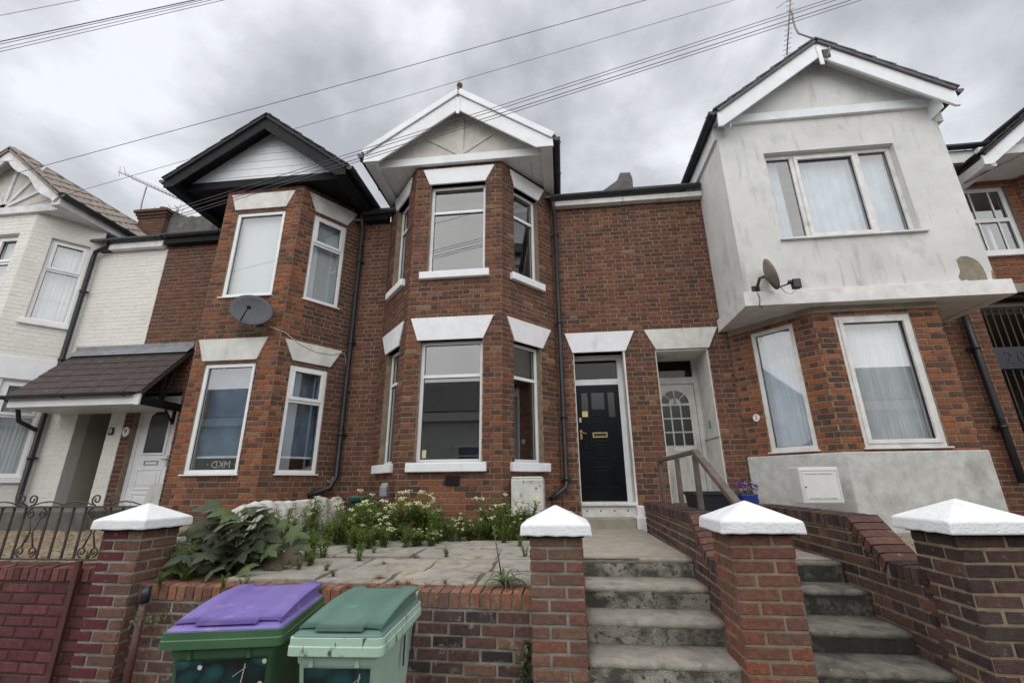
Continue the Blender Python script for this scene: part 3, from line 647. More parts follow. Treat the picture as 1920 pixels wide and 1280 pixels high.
for F, hs, tn in ((ML, [ml_lo, ml_up], red_tint), (MF, [mf_lo, mf_up], m_tint), (MR, [mr_lo, mr_up], red_tint)):
    bw = backing(F, 'bay_wall', 'mortar', bay, 0, F.L, .8, 6.88, hs); B.wall(F, bay, 'brick_red', 0, F.L, .85, 6.88, hs, tint=tn, phase=.03)
B.flush()
lo_t, lo_b = (MF.uv(771,598)[1]+MF.uv(926,590)[1])/2, mf_lo[3]; up_t, up_b = (MF.uv(794.6,321.5)[1]+MF.uv(927.3,308.1)[1])/2, mf_up[3]
for F, pts, vt, vb in ((MF, ((771,598),(926,590),(783,637),(906,632)), lo_t, lo_b), (MF, (z5(460,570),z5(855,530),z5(495,648),z5(805,618)), up_t, up_b),
                       (MR, ((949.9,594.2),(1032,619.2),(964.7,639),(1016.7,657.7)), lo_t, lo_b), (MR, (z5(938,557),z5(1128,672),z5(965,650),z5(1095,750)), up_t, up_b)):
    us = [F.uv(*p)[0] for p in pts]; mt = 'white_paint'
    lintel_uv(hm, F, us[0], us[1], us[2], us[3], vb, vt, mt, proud=.02)
    if F is MR: lintel_uv(hm, ML, ML.L-us[1], ML.L-us[0], ML.L-us[3], ML.L-us[2], vb, vt, mt, proud=.02)
for F, op, hb in ((MF, mf_lo, .72), (MF, mf_up, .72), (MR, mr_lo, .72), (MR, mr_up, .72), (ML, ml_lo, .72), (ML, ml_up, .72)):
    window(hm, F, (op[0], op[1], op[2], op[3]), rec=.10, bars_h=(hb-.02,), t=.05, sill=(op[0]-.10, op[1]+.08, op[2]-.125, op[2]+.012, .07))
# sticker in the lower window, vents and letter
st = MB().box(mf_lo[0]+.075, mf_lo[0]+.135, -.131, -.129, mf_lo[2]+.075, mf_lo[2]+.185, MF.T).build('window_sticker', 'print_cream', hm)
av = MB(); av.box(.70, .90, .002, .02, mf_lo[2]-.30, mf_lo[2]-.175, MF.T)
av.build('air_vent', 'black_timber', hm, bevel=.006)
va = MB(); va.box(.62, .92, -.004, .012, 1.115, 1.175, MF.T)
va.build('air_brick', 'terracotta', hm)
vh = MB()
for i in range(8):
    for j in range(2): vh.box(.635+i*.035, .655+i*.035, .011, .0145, 1.125+j*.024, 1.140+j*.024, MF.T)
vh.build('air_brick_holes', 'black_plastic', hm)
gable(hm, -3.17, .06, 7.00, 7.00, -1.55, 8.13, 5.97, 6.20, 9.6, 6.89, 'tile_grey', 'white', barge_h=.31, verge_white=True, panel=True, Yg=7.75, boxh=.18)
tm = MB()                                                     # timber strips on the gable panel
for (a, b) in (((-1.55,7.0),(-1.55,7.95)), ((-1.55,7.03),(-2.1,7.40)), ((-1.55,7.03),(-1.0,7.40))):
    a, b = Vector((a[0],0,a[1])), Vector((b[0],0,b[1])); d = (b-a).normalized(); n_ = Vector((-d.z,0,d.x))*(.06 if a.x == b.x else .035)
    tm.prism([(q.x,q.z) for q in (a-n_, b-n_, b+n_, a+n_)], 6.170 if a.x == b.x else 6.180, 6.205)
tm.build('gable_timber', 'panel_cream', hm)
MB().box(-1.58, -1.52, 5.925, 5.945, 7.66, 8.0).build('barge_joint', 'fascia_white', hm, bevel=.004)
fn = MB().lathe([(.055,0),(.055,.04),(.04,.065),(.045,.10),(.022,.13),(.028,.15),(.046,.175),(.052,.205),(.042,.235),(.02,.25),(.003,.255)], (-1.55, 6.0, 8.15), 16); fn.build('finial', 'terracotta', hm)
MB().box(-.02, 1.27, 7.07, 7.19, 6.45, 6.55).build('fascia', 'white_paint_old', hm, bevel=.004)
gutter(hm, (-.02, 7.03, 6.63), (1.27, 7.03, 6.64), 0)
MB().box(-3.62, -3.14, 7.06, 7.19, 6.43, 6.55).build('fascia', 'black_timber', hm)
gutter(hm, (-3.62, 7.03, 6.60), (-2.9, 7.03, 6.60), 0)
pipe(hm, [(.0,7.03,6.58),(.01,7.03,6.42),(.03,7.13,6.30),(.035,7.13,4),(.035,7.13,1.62),(.02,7.10,1.53),(-.20,6.90,1.38)], .036, collars=[(.035,7.13,5.9),(.035,7.13,4.2),(.035,7.13,2.6),(.035,7.13,1.66)])
pipe(hm, [(-3.64,7.03,6.56),(-3.64,7.05,6.4),(-3.65,7.13,6.28),(-3.65,7.13,3),(-3.65,7.13,1.72),(-3.70,7.05,1.56),(-3.95,6.86,1.45)], .040, matn='grey_box' if False else 'black_plastic', collars=[(-3.65,7.13,5.6),(-3.65,7.13,4.0),(-3.65,7.13,2.4)])
shell(hm, -3.63, 1.25, .6, 6.62, floors=(1.28, 4.1))
# the black door
Yd = 7.52; xl = onY(*zd(127,400), Yd).x; xr = onY(*zd(380,400), Yd).x; zb = onY(*zd(300,1085), Yd).z; zt = onY(*zd(250,392), Yd).z
FD = Face((xl, Yd), (xr, Yd)); W = FD.L; Hd = zt - zb
door = MB().box(0, W, -.045, 0, zb, zt, FD.T).build('door', 'black_gloss', hm, bevel=.004)
def dpanel(u0, u1, v0, v1, m='black_gloss', nm='panel', par=None, FF=None, ww=W, hh=None, base=None):
    FF = FF or FD; hh = hh or Hd; base = zb if base is None else base
    mb = MB(); a, b, c, d = u0*ww, u1*ww, base+v0*hh, base+v1*hh
    rect_frame(mb, FF, a, b, c, d, .022, 0.0005, .012); mb.box(a+.045, b-.045, 0.0005, .009, c+.045, d-.045, FF.T)
    return mb.build(nm, m, par or door, bevel=.004)
for (a, b) in ((.10,.28), (.72,.90)):
    dpanel(a, b, .10, .36); dpanel(a, b, .43, .66)
    MB().box(a*W+.012, b*W-.012, 0.0005, .004, zb+.71*Hd, zb+.93*Hd, FD.T).build('door_glass', 'glass_obscure', door)
dpanel(.33, .67, .10, .28); dpanel(.33, .67, .34, .50); dpanel(.33, .67, .60, .73)
MB().box(.35*W, .65*W, 0.0005, .005, zb+.78*Hd, zb+.93*Hd, FD.T).build('door_glass', 'glass_obscure', door)
lb = MB(); rect_frame(lb, FD, .33*W, .67*W, zb+.53*Hd, zb+.575*Hd, .018, .001, .016); lb.build('letter_plate', 'brass', door, bevel=.003)
MB().box(.36*W, .64*W, .001, .008, zb+.54*Hd, zb+.565*Hd, FD.T).build('letter_flap', 'print_dark', door)
hd_ = MB(); hd_.box(.045*W, .09*W, .001, .012, zb+.52*Hd, zb+.60*Hd, FD.T); hd_.tube([FD.T(.07*W,.01,zb+.575*Hd), FD.T(.07*W,.05,zb+.575*Hd), FD.T(.20*W,.05,zb+.565*Hd)], .008, 8); hd_.build('door_handle', 'brass', door)
MB().box(.03*W, .09*W, .001, .035, zb+.665*Hd, zb+.705*Hd, FD.T).build('lock_box', 'chrome', door, bevel=.004)
MB().box(.115*W, .245*W, .012, .014, zb+.715*Hd, zb+.765*Hd, FD.T).build('door_sticker', 'print_yellow', door)
# frame, fanlight, reveal, threshold
fr = MB(); jw = .055; x0 = xl-.02; x1 = 1.083
FD2 = Face((0, Yd), (1, Yd)); ztf = onY(*zd(250,242), Yd).z; zm = onY(*zd(250,356), Yd).z
fr.box(x0-jw+.02, x0+.015, -.06, .02, zb-.05, 3.66, FD2.T); fr.box(xr+.004, x1, -.06, .02, zb-.05, 3.66, FD2.T)
fr.box(x0+.015, xr+.004, -.06, .02, zt+.004, zm, FD2.T); fr.box(x0+.015, xr+.004, -.06, .02, ztf, 3.66, FD2.T); fr.build('door_frame', 'white_paint', hm, bevel=.006)
MB().add([(x0,-.03,zm),(xr+.01,-.03,zm),(xr+.01,-.03,ztf),(x0,-.03,ztf)], [(0,1,2,3)], T=FD2.T).build('fanlight', 'glass_dark', hm, fixn=False)
MB().box(1.055, 1.084, 7.19, Yd, 1.16, 3.665).build('door_reveal', 'white_paint_old', hm)
MB().box(.235, .255, 7.215, Yd, 1.16, 3.665).build('door_reveal', 'white_paint_old', hm)
th = MB(); th.box(.245, 1.075, 7.14, Yd+.02, 1.27, zb-.004); th.build('threshold', 'white_paint_old', hm, bevel=.01)
tb = MB(); tb.box(.25, 1.07, 7.19, Yd, 1.10, 1.268); tb.build('door_riser', 'upvc_grimy', hm, bevel=.004)
th2 = MB()
for i in range(4): th2.tube([(.33+i*.2,7.186,1.20),(.33+i*.2,7.20,1.20)], .012, 8)
th2.build('vent_hole', 'black_plastic', hm)
US = [zd(58,82), zd(475,66), zd(105,195), zd(425,188)]; us = [MW.uv(*p)[0] for p in US]; lintel_uv(hm, MW, *us, 3.665, 4.01, 'white_paint', proud=.025, back=-.3)
# door step and white base blocks
MB().box(.20, 1.0, 6.93, 7.19, .90, 1.115).build('door_step', 'concrete', hm, bevel=.012)
for (a, b, y0, zz) in ((1.005, 1.16, 6.90, 1.13), (1.045, 1.15, 7.02, 1.275), (-.10, .10, 6.98, 1.20), (.10, .20, 7.0, 1.13)):
    MB().box(a, b, y0, 7.195, .88, zz).build('base_block', 'white_paint', hm, bevel=.012)

# ---------------- house with the black gable
ha = thing('terraced_house', 'brick terraced house with black bargeboards, white weatherboarded gable and plain white windows', 'house')
AL = Face((-6.49,7.2), (-5.83,6.25)); AF = Face((-5.83,6.25), (-4.39,6.25)); AR = Face((-4.39,6.25), (-3.73,7.2)); AW = Face((-7.80,7.2), (-6.49,7.2)); AWR = Face((-3.73,7.2), (-3.64,7.2))
af_up = avg_open(AF, (446,398), (535.5,396), (413.4,557), (508,553)); af_lo = avg_open(AF, (384.4,683), (478.8,679), (340.6,889), (443.8,888))
ar_up = avg_open(AR, (592,404.5), (651,425), (567.4,560), (632.8,577)); ar_lo = avg_open(AR, (546.9,682), (616,690.6), (514,891), (591,893))
for q in (ar_lo,): q[2], q[3] = af_lo[2], af_lo[3]
al_up, al_lo = mirror(AL, ar_up), mirror(AL, ar_lo)
def a_tint(u, v, hd, rg):
    e_ = min(u, AF.L-u)
    if e_ < .26 and rg.random() < .55: return (rg.uniform(.5,1), rg.uniform(.3,1.0))
    if rg.random() < .07: return (rg.random(), rg.uniform(.2,.7))
    return red_tint(u, v, hd, rg)
def ar_tint(u, v, hd, rg):
    if u < .26 and rg.random() < .4: return (rg.uniform(.5,1), rg.uniform(.3,.9))
    if u > .85: return (rg.uniform(0,.5), 0)
    return red_tint(u, v, hd, rg)
B = Bricks(ha); bay = bpy.data.objects.new('bay_wall', None); col.objects.link(bay); bay.parent = ha
FL8 = 7.2
dxl, dxr = onY(*(180+240/3.764, 640+640/3.764), 7.2).x, onY(*(180+525/3.764, 640+700/3.764), 7.2).x
a_dop = [dxl-(-7.80), dxr-(-7.80)+.03, .9, 3.25]
fw = backing(AW, 'front_wall', 'mortar', ha, 0, 1.31, .7, 6.24, [a_dop]); B.wall(AW, fw, 'brick_red', 0, 1.31, .75, 6.24, [a_dop], tint=lambda u,v,hd,rg: (rg.uniform(.1,.75), 0.15 if rg.random() < .06 else 0))
backing(AWR, 'front_wall', 'mortar', ha, 0, .09, .7, 6.45); B.wall(AWR, fw, 'brick_red', 0, .09, .75, 6.45)
for F, hs, tn in ((AL, [al_lo, al_up], red_tint), (AF, [af_lo, af_up], a_tint), (AR, [ar_lo, ar_up], ar_tint)):
    backing(F, 'bay_wall', 'mortar', bay, 0, F.L, .7, 6.71, hs); B.wall(F, bay, 'brick_red', 0, F.L, .75, 6.71, hs, tint=tn, phase=.05)
B.flush()
for F, pts in ((AF, (z3(398,488),z3(742,458),z3(415,567),z3(690,548))), (AF, (z4(238,125),z4(652,98),z4(258,247),z4(580,238))), (AR, (z3(818,472),z3(1080,585),z3(850,577),z3(1022,645))), (AR, (z4(750,110),z4(1092,187),z4(795,245),z4(1020,280)))):
    P = [F.uv(*p) for p in pts]; vt = (P[0][1]+P[1][1])/2; vb = (P[2][1]+P[3][1])/2
    lintel_uv(ha, F, P[0][0], P[1][0], P[2][0], P[3][0], vb, vt, 'white_paint_old', proud=.02)
    if F is AR: lintel_uv(ha, AL, AL.L-P[1][0], AL.L-P[0][0], AL.L-P[3][0], AL.L-P[2][0], vb, vt, 'white_paint_old', proud=.02)
def blind(win, F, op, w0):
    MB().box(op[0]+.03, op[1]-.03, w0-.075, w0-.07, op[2]+.03, op[3]-.03, F.T).build('blind', 'blind', win)
def blue_sheet(win, F, op, w0):
    mb = MB(); n, m_ = 14, 16; vs = []; rg = random.Random(4)
    for j in range(m_+1):
        for i in range(n+1):
            u = op[0]+.03+(op[1]-op[0]-.06)*i/n; v = op[2]+.26+(op[3]-op[2]-.30)*j/m_
            vs.append((u, w0-.10+.02*math.sin(i*.9+j*.55)+.012*math.sin(i*2.1-j*1.3)+rg.uniform(-.004,.004), v))
    mb.add(vs, [(j*(n+1)+i, j*(n+1)+i+1, (j+1)*(n+1)+i+1, (j+1)*(n+1)+i) for j in range(m_) for i in range(n)], True, F.T); mb.build('blue_sheet', 'sheet_blue', win, fixn=False)
    MB().box(op[0]+.04, op[1]-.03, w0-.12, w0-.07, op[2]+.235, op[2]+.265, F.T).build('sheet_batten', 'net', win)
window(ha, AF, af_up, rec=.025, t=.06, curtain=blind, drip=True); window(ha, AF, af_lo, rec=.025, t=.06, curtain=blue_sheet, drip=True)
window(ha, AR, ar_up, rec=.025, t=.055, bars_h=(.66,), sashes=((0,1),), curtain=blind, drip=True); window(ha, AR, ar_lo, rec=.025, t=.055, bars_h=(.66,), sashes=((0,1),), curtain=blue_sheet, drip=True)
window(ha, AL, al_up, rec=.025, t=.055, bars_h=(.66,), curtain=blind); window(ha, AL, al_lo, rec=.025, t=.055, bars_h=(.66,))
# lettering seen from behind through the lower window
uc, vc = AF.uv(403, 872); textmesh('· MKD ·', .145, lambda u, w_, v: AF.T(uc+u, -.115+w_, vc+.01+v), 'window_lettering', 'print_pale', ha, flip=True)
gable(ha, -6.82, -3.44, 6.80, 6.75, -5.09, 8.02, 5.94, 6.19, 9.4, 6.74, 'tile_black', 'black', barge_h=.24, panel='boards', Yg=7.5, boxh=.17)
MB().box(-7.78, -6.45, 7.06, 7.19, 6.24, 6.37).build('fascia', 'black_timber', ha); gutter(ha, (-7.80, 7.03, 6.42), (-6.45, 7.03, 6.43), 0)
shell(ha, -7.79, -3.645, .5, 6.42, floors=(1.15, 3.9), slope=.52)
# front door of that house
Yd = 7.34; FA = Face((dxl+.005, Yd), (dxr+.02, Yd)); W2 = FA.L; zb2, zt2 = 1.12, 3.13
ad = MB(); rect_frame(ad, FA, 0, W2, zb2-.02, zt2+.05, .07, -.05, .03); ad.build('door_frame', 'upvc', ha, bevel=.005)
dr = MB().box(.07, W2-.07, -.04, .012, zb2+.05, zt2-.02, FA.T).build('door', 'upvc', ha, bevel=.004)
gl = MB(); pts = [(.27,2.17),(.72,2.17)] + [(.495+.225*math.cos(g), 2.78+.13*math.sin(g)) for g in [math.pi*k/10 for k in range(11)]]
pts = [(u*W2/1.0, v) for u, v in pts]
gl.prism(pts, .0125, .018, FA.T); gl.build('door_glass', 'glass_obscure', dr)
gb = MB(); o2 = [((u-.495*W2)*1.22+.495*W2, (v-2.5)*1.10+2.5) for u, v in pts]
nn_ = len(pts); gb.add([(u,.014,v) for u,v in pts]+[(u,.014,v) for u,v in o2]+[(u,.03,v) for u,v in pts]+[(u,.03,v) for u,v in o2],
    [f for i in range(nn_) for f in ((2*nn_+i, 2*nn_+(i+1)%nn_, 3*nn_+(i+1)%nn_, 3*nn_+i), (nn_+i, nn_+(i+1)%nn_, 3*nn_+(i+1)%nn_, 3*nn_+i), (i, (i+1)%nn_, 2*nn_+(i+1)%nn_, 2*nn_+i))], T=FA.T); gb.build('glazing_trim', 'upvc', dr)
for (a, b, c, d) in ((.22,.78,1.55,1.90), (.22,.78,1.20,1.50)):
    mb = MB(); rect_frame(mb, FA, a*W2, b*W2, c, d, .025, .012, .022); mb.box(a*W2+.07, b*W2-.07, .012, .02, c+.07, d-.07, FA.T); mb.build('panel', 'upvc', dr, bevel=.003)
lbm = MB(); rect_frame(lbm, FA, .34*W2, .66*W2, 1.965, 2.035, .012, .012, .022); lbm.build('letter_plate', 'grey_box', dr)
hh_ = MB(); hh_.box(.84*W2, .875*W2, .012, .022, 1.94, 2.12, FA.T); hh_.tube([FA.T(.857*W2,.02,2.06), FA.T(.857*W2,.055,2.06), FA.T(.76*W2,.055,2.06)], .009, 8); hh_.build('door_handle', 'chrome', dr)
MB().prism([(.52*W2,1.12),(.93*W2,1.12),(.93*W2,1.64),(.72*W2,1.66),(.6*W2,1.60),(.56*W2,1.45)], .022, .026, FA.T).build('door_patch', 'white_paint_old', dr)

# ---------------- far left white painted house
h8 = thing('terraced_house', 'white painted brick house with fretted bargeboard, tan tiled gable and open porch', 'house')
EF = Face((-11.55,6.43), (-9.99,6.43)); ER = Face((-9.99,6.43), (-9.33,7.2)); EW = Face((-9.33,7.2), (-7.80,7.2)); EL = Face((-12.21,7.2), (-11.55,6.43))
er_up = avg_open(ER, (98,444.8), (172,464), (46.4,595.5), (123.8,609)); 
v1_ = ER.uv(60,716)[1]; v0_ = ER.uv(20,893)[1]; er_lo = [er_up[0], er_up[1], v0_, v1_]
ef_up = [.25, EF.L-.26, er_up[2], er_up[3]]; ef_lo = [.25, EF.L-.26, v0_, v1_]
pxl, pxr = -8.77, onY(196, 826, 7.2).x; e_op = [pxl+9.33, pxr+9.33, .8, 3.12]
B = Bricks(h8); bay = bpy.data.objects.new('bay_wall', None); col.objects.link(bay); bay.parent = h8
fw = backing(EW, 'front_wall', 'mortar_white', h8, 0, 1.53, .7, 6.20, [e_op], front=-.004); B.wall(EW, fw, 'brick_white_paint', 0, 1.53, .75, 6.20, [e_op], phase=EW.O.x)
for F, hs in ((EF, [ef_lo, ef_up]), (ER, [er_lo, er_up]), (EL, [])):
    backing(F, 'bay_wall', 'mortar_white', bay, 0, F.L, .7, 6.73, hs, front=-.004); B.wall(F, bay, 'brick_white_paint', 0, F.L, .75, 6.73, hs)
B.flush()
for F, op in ((EF, ef_up), (EF, ef_lo)):
    window(h8, F, op, rec=.10, t=.06, bars_h=(.66,), bars_v=(.5,), sashes=((0,1),(1,1)), curtain=sheer('net', seed=2), sill=(op[0]-.1, op[1]+.1, op[2]-.11, op[2]+.01, .06))
for k, op in enumerate((er_up, er_lo)):
    window(h8, ER, op, rec=.08 if k == 0 else .05, t=.055, bars_h=(.62,), sashes=((0,1),), curtain=sheer('net', seed=5+k), sill=(op[0]-.07, op[1]+.05, op[2]-.11, op[2]+.01, .06))
bt, bb = ER.uv(*z2(250,235))[1], ER.uv(*z2(150,335))[1]
MB().box(0, ER.L, .004, .03, v1_+.02, bt, ER.T).build('lintel_band', 'white_paint', h8, bevel=.01)
MB().box(0, EF.L+.01, .004, .03, v1_+.02, bt, EF.T).build('lintel_band', 'white_paint', h8, bevel=.01)
MB().box(ER.L*.18, ER.L*.42, .004, .06, 1.42, 1.68, ER.T).build('wall_box', 'grey_box', h8, bevel=.02)
gable(h8, -12.3, -9.26, 6.90, 6.90, -10.78, 8.10, 6.20, 6.40, 9.3, 6.74, 'tile_tan', 'timber', barge_h=.17, panel=True, rows=6, Yg=7.85)
tm = MB()
for g in (25, 55, 90, 125, 155):
    a = Vector((-10.78,0,6.86)); d = Vector((math.cos(rad(g)),0,math.sin(rad(g)))); L_ = min(1.2, .92/max(.35,abs(math.sin(rad(g))))) ; n_ = Vector((-d.z,0,d.x))*.035
    if g in (25,155): L_ = .95
    tm.prism([(q.x,q.z) for q in (a-n_, a+d*L_-n_, a+d*L_+n_, a+n_)], 6.37, 6.405)
tm.build('gable_timber', 'timber_white', h8); MB().prism([(-10.95,7.80),(-10.61,7.80),(-10.70,8.0),(-10.78,8.07),(-10.86,8.0)], 6.165, 6.20).build('barge_joint', 'timber_white', h8)
MB().box(-9.02, -7.82, 7.07, 7.19, 6.20, 6.33).build('fascia', 'upvc_grimy', h8); gutter(h8, (-9.10, 7.03, 6.39), (-7.82, 7.03, 6.40), 0)
pipe(h8, [(-9.05,7.03,6.34),(-9.05,7.04,6.24),(-9.30,7.08,6.17),(-9.34,7.10,6.05),(-9.34,7.10,4.2),(-9.34,7.10,1.45),(-9.25,7.05,1.35),(-9.05,7.0,1.30),(-8.98,7.0,1.22)], .042, collars=[(-9.34,7.10,5.3),(-9.34,7.10,3.9),(-9.34,7.10,2.1)])
pipe(h8, [(-9.45,6.55,3.05),(-9.50,6.78,2.95),(-9.50,6.86,2.72),(-9.36,7.07,2.58)], .036)
shell(h8, -12.2, -7.81, .5, 6.40, floors=(1.1, 3.85), slope=.52)
pr = MB(); pr.box(pxl-.02, pxl+.0, 7.21, 8.5, .8, 3.14); pr.box(pxl, pxr, 8.45, 8.5, .8, 3.14); pr.box(pxr, pxr+.02, 7.21, 8.5, .8, 3.14); pr.box(pxl, pxr, 7.21, 8.5, 3.12, 3.15); pr.build('porch_lining', 'plaster_beige', h8)
MB().box(pxl+.02, pxr, 7.19, 8.45, .7, 1.05).build('porch_step', 'concrete', h8)
MB().box(pxl+.15, pxr-.04, 8.40, 8.45, 1.06, 3.0).build('door', 'upvc_grimy', h8)
# number plaques
tg = thing('house_number', 'small black square plaque with a white 8 on the white porch pier', 'number sign')
c = onY(207, 808, 7.17); MB().box(c.x-.045, c.x+.045, 7.17, 7.195, c.z-.065, c.z+.065).build('plate', 'print_dark', tg, bevel=.004)
textmesh('8', .12, lambda u, w_, v: Vector((c.x+u, 7.168-w_, c.z+v)), 'numeral', 'print_white', tg)
tg = thing('house_number', 'white oval plaque with number 9 on the dark brick strip beside a white door', 'number sign')
c2 = onY(235, 809, 7.17); MB().prism([(c2.x+.06*math.cos(g), c2.z+.085*math.sin(g)) for g in [2*math.pi*k/20 for k in range(20)]], 7.172, 7.198).build('plate', 'print_white', tg)
textmesh('9', .12, lambda u, w_, v: Vector((c2.x+u, 7.170-w_, c2.z+v)), 'numeral', 'print_dark', tg)

# ---------------- shared tiled canopy
cn = thing('porch_canopy', 'lean-to porch canopy of dark brown tiles with white fascia over two doorways', 'canopy')
X0, X1 = -9.15, -6.72; yf, zf_, yb, zb_ = 6.36, 3.06, 7.19, 4.02
roof_tiles(cn, (X0,yf,zf_), (X1,yf,zf_), (0, yb-yf, zb_-zf_), 7, 8, 'tile_brown', thick=.016)
MB().box(X0, X1+.02, 7.14, 7.19, zb_+.0, zb_+.13).add([(X0,7.02,zb_-.09),(X1+.02,7.02,zb_-.09),(X1+.02,7.16,zb_+.075),(X0,7.16,zb_+.075)], [(0,1,2,3)]).build('flashing', 'lead', cn)
MB().box(X0, X1-.04, yf+.01, yf+.035, zf_-.19, zf_-.03).build('fascia', 'upvc', cn, bevel=.003); MB().box(X0, X1-.04, yf+.04, 7.19, zf_-.19, zf_-.17).build('soffit', 'upvc_grimy', cn)
MB().box(X1-.10, X1-.02, yf+.012, yf+.045, zf_-.20, zf_+.03).build('fascia_end', 'upvc', cn)
gutter(cn, (X0-.1, yf-.06, zf_-.01), (X1-.12, yf-.06, zf_-.005), 0, r=.05)
ck = MB(); ck.box(X1-.06, X1-.01, yf+.05, 7.19, zf_-.19, zf_-.06); ck.tube([(X1-.03,yf+.05,zf_-.02),(X1-.03,7.17,zb_-.06)], .035, 4); ck.tube([(X1-.03,yf+.45,zf_-.08),(X1-.03,6.95,zf_+.55)], .022, 4); ck.box(X1-.055, X1-.02, 6.75, 6.79, zf_-.06, zf_+.42); ck.build('end_frame', 'black_timber', cn)
bk = MB(); bk.box(X1-.09,X1-.05,7.12,7.16,zf_-.42,zf_-.19); bk.tube([(X1-.07,7.14,zf_-.4),(X1-.07,6.95,zf_-.2)], .018, 6); bk.build('bracket', 'black_timber', cn)

# ---------------- rendered house on the right
h2 = thing('terraced_house', 'house with overhanging weathered white rendered upper storey over a brick bay', 'house')
CL = Face((2.755,7.2), (3.57,6.245)); CFc = Face((3.57,6.245), (5.17,6.245)); CRr = Face((5.17,6.245), (5.95,7.2)); CW = Face((1.25,7.2), (2.755,7.2))
cf_lo = avg_open(CFc, (1565.7,593), (1704.9,586.5), (1621.8,840), (1780,835)); cl_lo = avg_open(CL, (1406.6,626.6), (1483.4,605.5), (1445.5,849), (1534.9,841))
zpl = 1.6 + .0555*6.2
c_dop = [1.575-1.25, 2.405-1.25, 1.0, 3.665]
def c_tint(u, v, hd, rg):
    k = int(math.floor(v/COURSE)) % 2
    if hd and k: return (rg.uniform(0,.25), 0)
    if rg.random() < .68: return (rg.uniform(.5,1), rg.uniform(.35,.95))
    return (rg.uniform(0,.6), 0)
B = Bricks(h2); bay = bpy.data.objects.new('bay_wall', None); col.objects.link(bay); bay.parent = h2
fw = backing(CW, 'front_wall', 'mortar', h2, 0, 1.505, .8, 6.45, [c_dop]); B.wall(CW, fw, 'brick_red', -1.28, 1.505, .85, 6.45, [c_dop, [-1.0,-.17,.8,3.665]], phase=CW.O.x, tint=red_tint, keep=lambda u: u >= 0)
for F, hs in ((CL, [cl_lo]), (CFc, [cf_lo]), (CRr, [])):
    backing(F, 'bay_wall', 'mortar', bay, 0, F.L, .75, 3.95, hs); B.wall(F, bay, 'brick_red', 0, F.L, zpl-.02, 3.95, hs, tint=c_tint)
B.flush()
pl = MB(); o_ = .045                                            # rendered plinth wrapped round the bay
nL, nF, nR = CL.n, CFc.n, CRr.n
def off2(p, a, b): 
    d = (a+b).normalized(); return Vector((p[0], p[1], 0)) + d*(o_/d.dot(a))
ring = [Vector((2.755,7.2,0))+nL*o_ - CL.u*.0, off2((3.57,6.245), nL, nF), off2((5.17,6.245), nF, nR), Vector((5.95,7.2,0))+nR*o_]
inn = [Vector((2.82,7.2,0)), Vector((3.58,6.30,0)), Vector((5.16,6.30,0)), Vector((5.9,7.2,0))]
vs_ = [p+Vector((0,0,z)) for z in (.7, zpl) for p in ring+inn]; pl.add(vs_, [(0,1,9,8),(1,2,10,9),(2,3,11,10),(8,9,13,12),(9,10,14,13),(10,11,15,14),(0,8,12,4),(3,7,15,11)])
pl.build('plinth', 'render_plinth', h2, bevel=.015)
sh = MB()
for F, L_ in ((CL, CL.L), (CFc, CFc.L)): sh.box(0, L_, -.1, .012, 3.84, 3.95, F.T)
sh.build('bay_head', 'concrete', h2)
window(h2, CFc, cf_lo, rec=.02, t=.06, sashes=((0,0),), mat_f='upvc_grimy', curtain=sheer('net', folds=22, seed=8), drip=True)
window(h2, CL, cl_lo, rec=.02, t=.06, mat_f='upvc_grimy', curtain=sheer('net_blue', folds=20, seed=9), drip=True)
# overhanging upper storey
Xa = 2.665; Yx = 6.10; U2 = Face((Xa, Yx), (9, Yx)); xr_ = (U2.uv(1749.8,214.4)[0]+U2.uv(1870,525)[0])/2; U2 = Face((Xa,Yx), (Xa+xr_, Yx))
u_op = avg_open(U2, (1432.5,288.8), (1675.4,267), (1465.4,449), (1725.7,431)); zbm = U2.uv(*z9(150,213))[1]; zbb = 3.915; zgt = 7.12
up = backing(U2, 'upper_wall', 'render_grey', h2, 0, U2.L, zbb+.05, zgt, [u_op], thick=.16, front=0)
MB().box(Xa, Xa+.15, Yx+.16, 7.6, zbb+.05, 7.1).build('upper_side_wall', 'render_grey', h2); sw = MB(); sw.box(Xa+U2.L-.15, Xa+U2.L, Yx+.16, 7.6, zbb+.05, 7.1); sw.build('upper_side_wall', 'render_grey', h2)
bm_ = MB(); p_ = .055
bm_.box(Xa-p_, Xa+U2.L+.14, Yx-p_, Yx-.003, zbb, zbm); bm_.build('beam', 'upvc_grimy', h2, bevel=.006)
bm_ = MB(); bm_.box(Xa-p_, Xa-.003, Yx-.003, 7.19, zbb, zbm); bm_.build('beam', 'upvc_grimy', h2, bevel=.006)
bm_ = MB(); bm_.box(Xa+U2.L+.003, Xa+U2.L+.14, Yx-.003, 7.19, zbb, zbm); bm_.build('beam', 'upvc_grimy', h2, bevel=.006)
sf = MB(); n = 16
for i in range(n):
    a_, b_ = Yx-.04+(7.2-Yx+.04)*i/n, Yx-.04+(7.2-Yx+.04)*(i+1)/n; sf.box(Xa-.05, Xa+U2.L+.13, a_+.002, b_-.002, zbb+.012, zbb+.03)
sf.build('soffit', 'upvc_grimy', h2)
cur = sheer('net_blue', folds=18, amp=.022, seed=11, gap=lambda a, b: [(a+.03, a+.30*(b-a)*.62), (a+.29*(b-a), b-.03)])
def c2_(win, F, op, w0): sheer('net_blue', folds=20, amp=.02, seed=11, gap=lambda a, b: [(a+.03, a+.16*(b-a)), (a+.26*(b-a), b-.03)])(win, F, op, w0)
window(h2, U2, u_op, rec=.09, t=.065, bars_v=(.235,.735), sashes=((1,0),), mat_f='upvc_grimy', curtain=c2_)
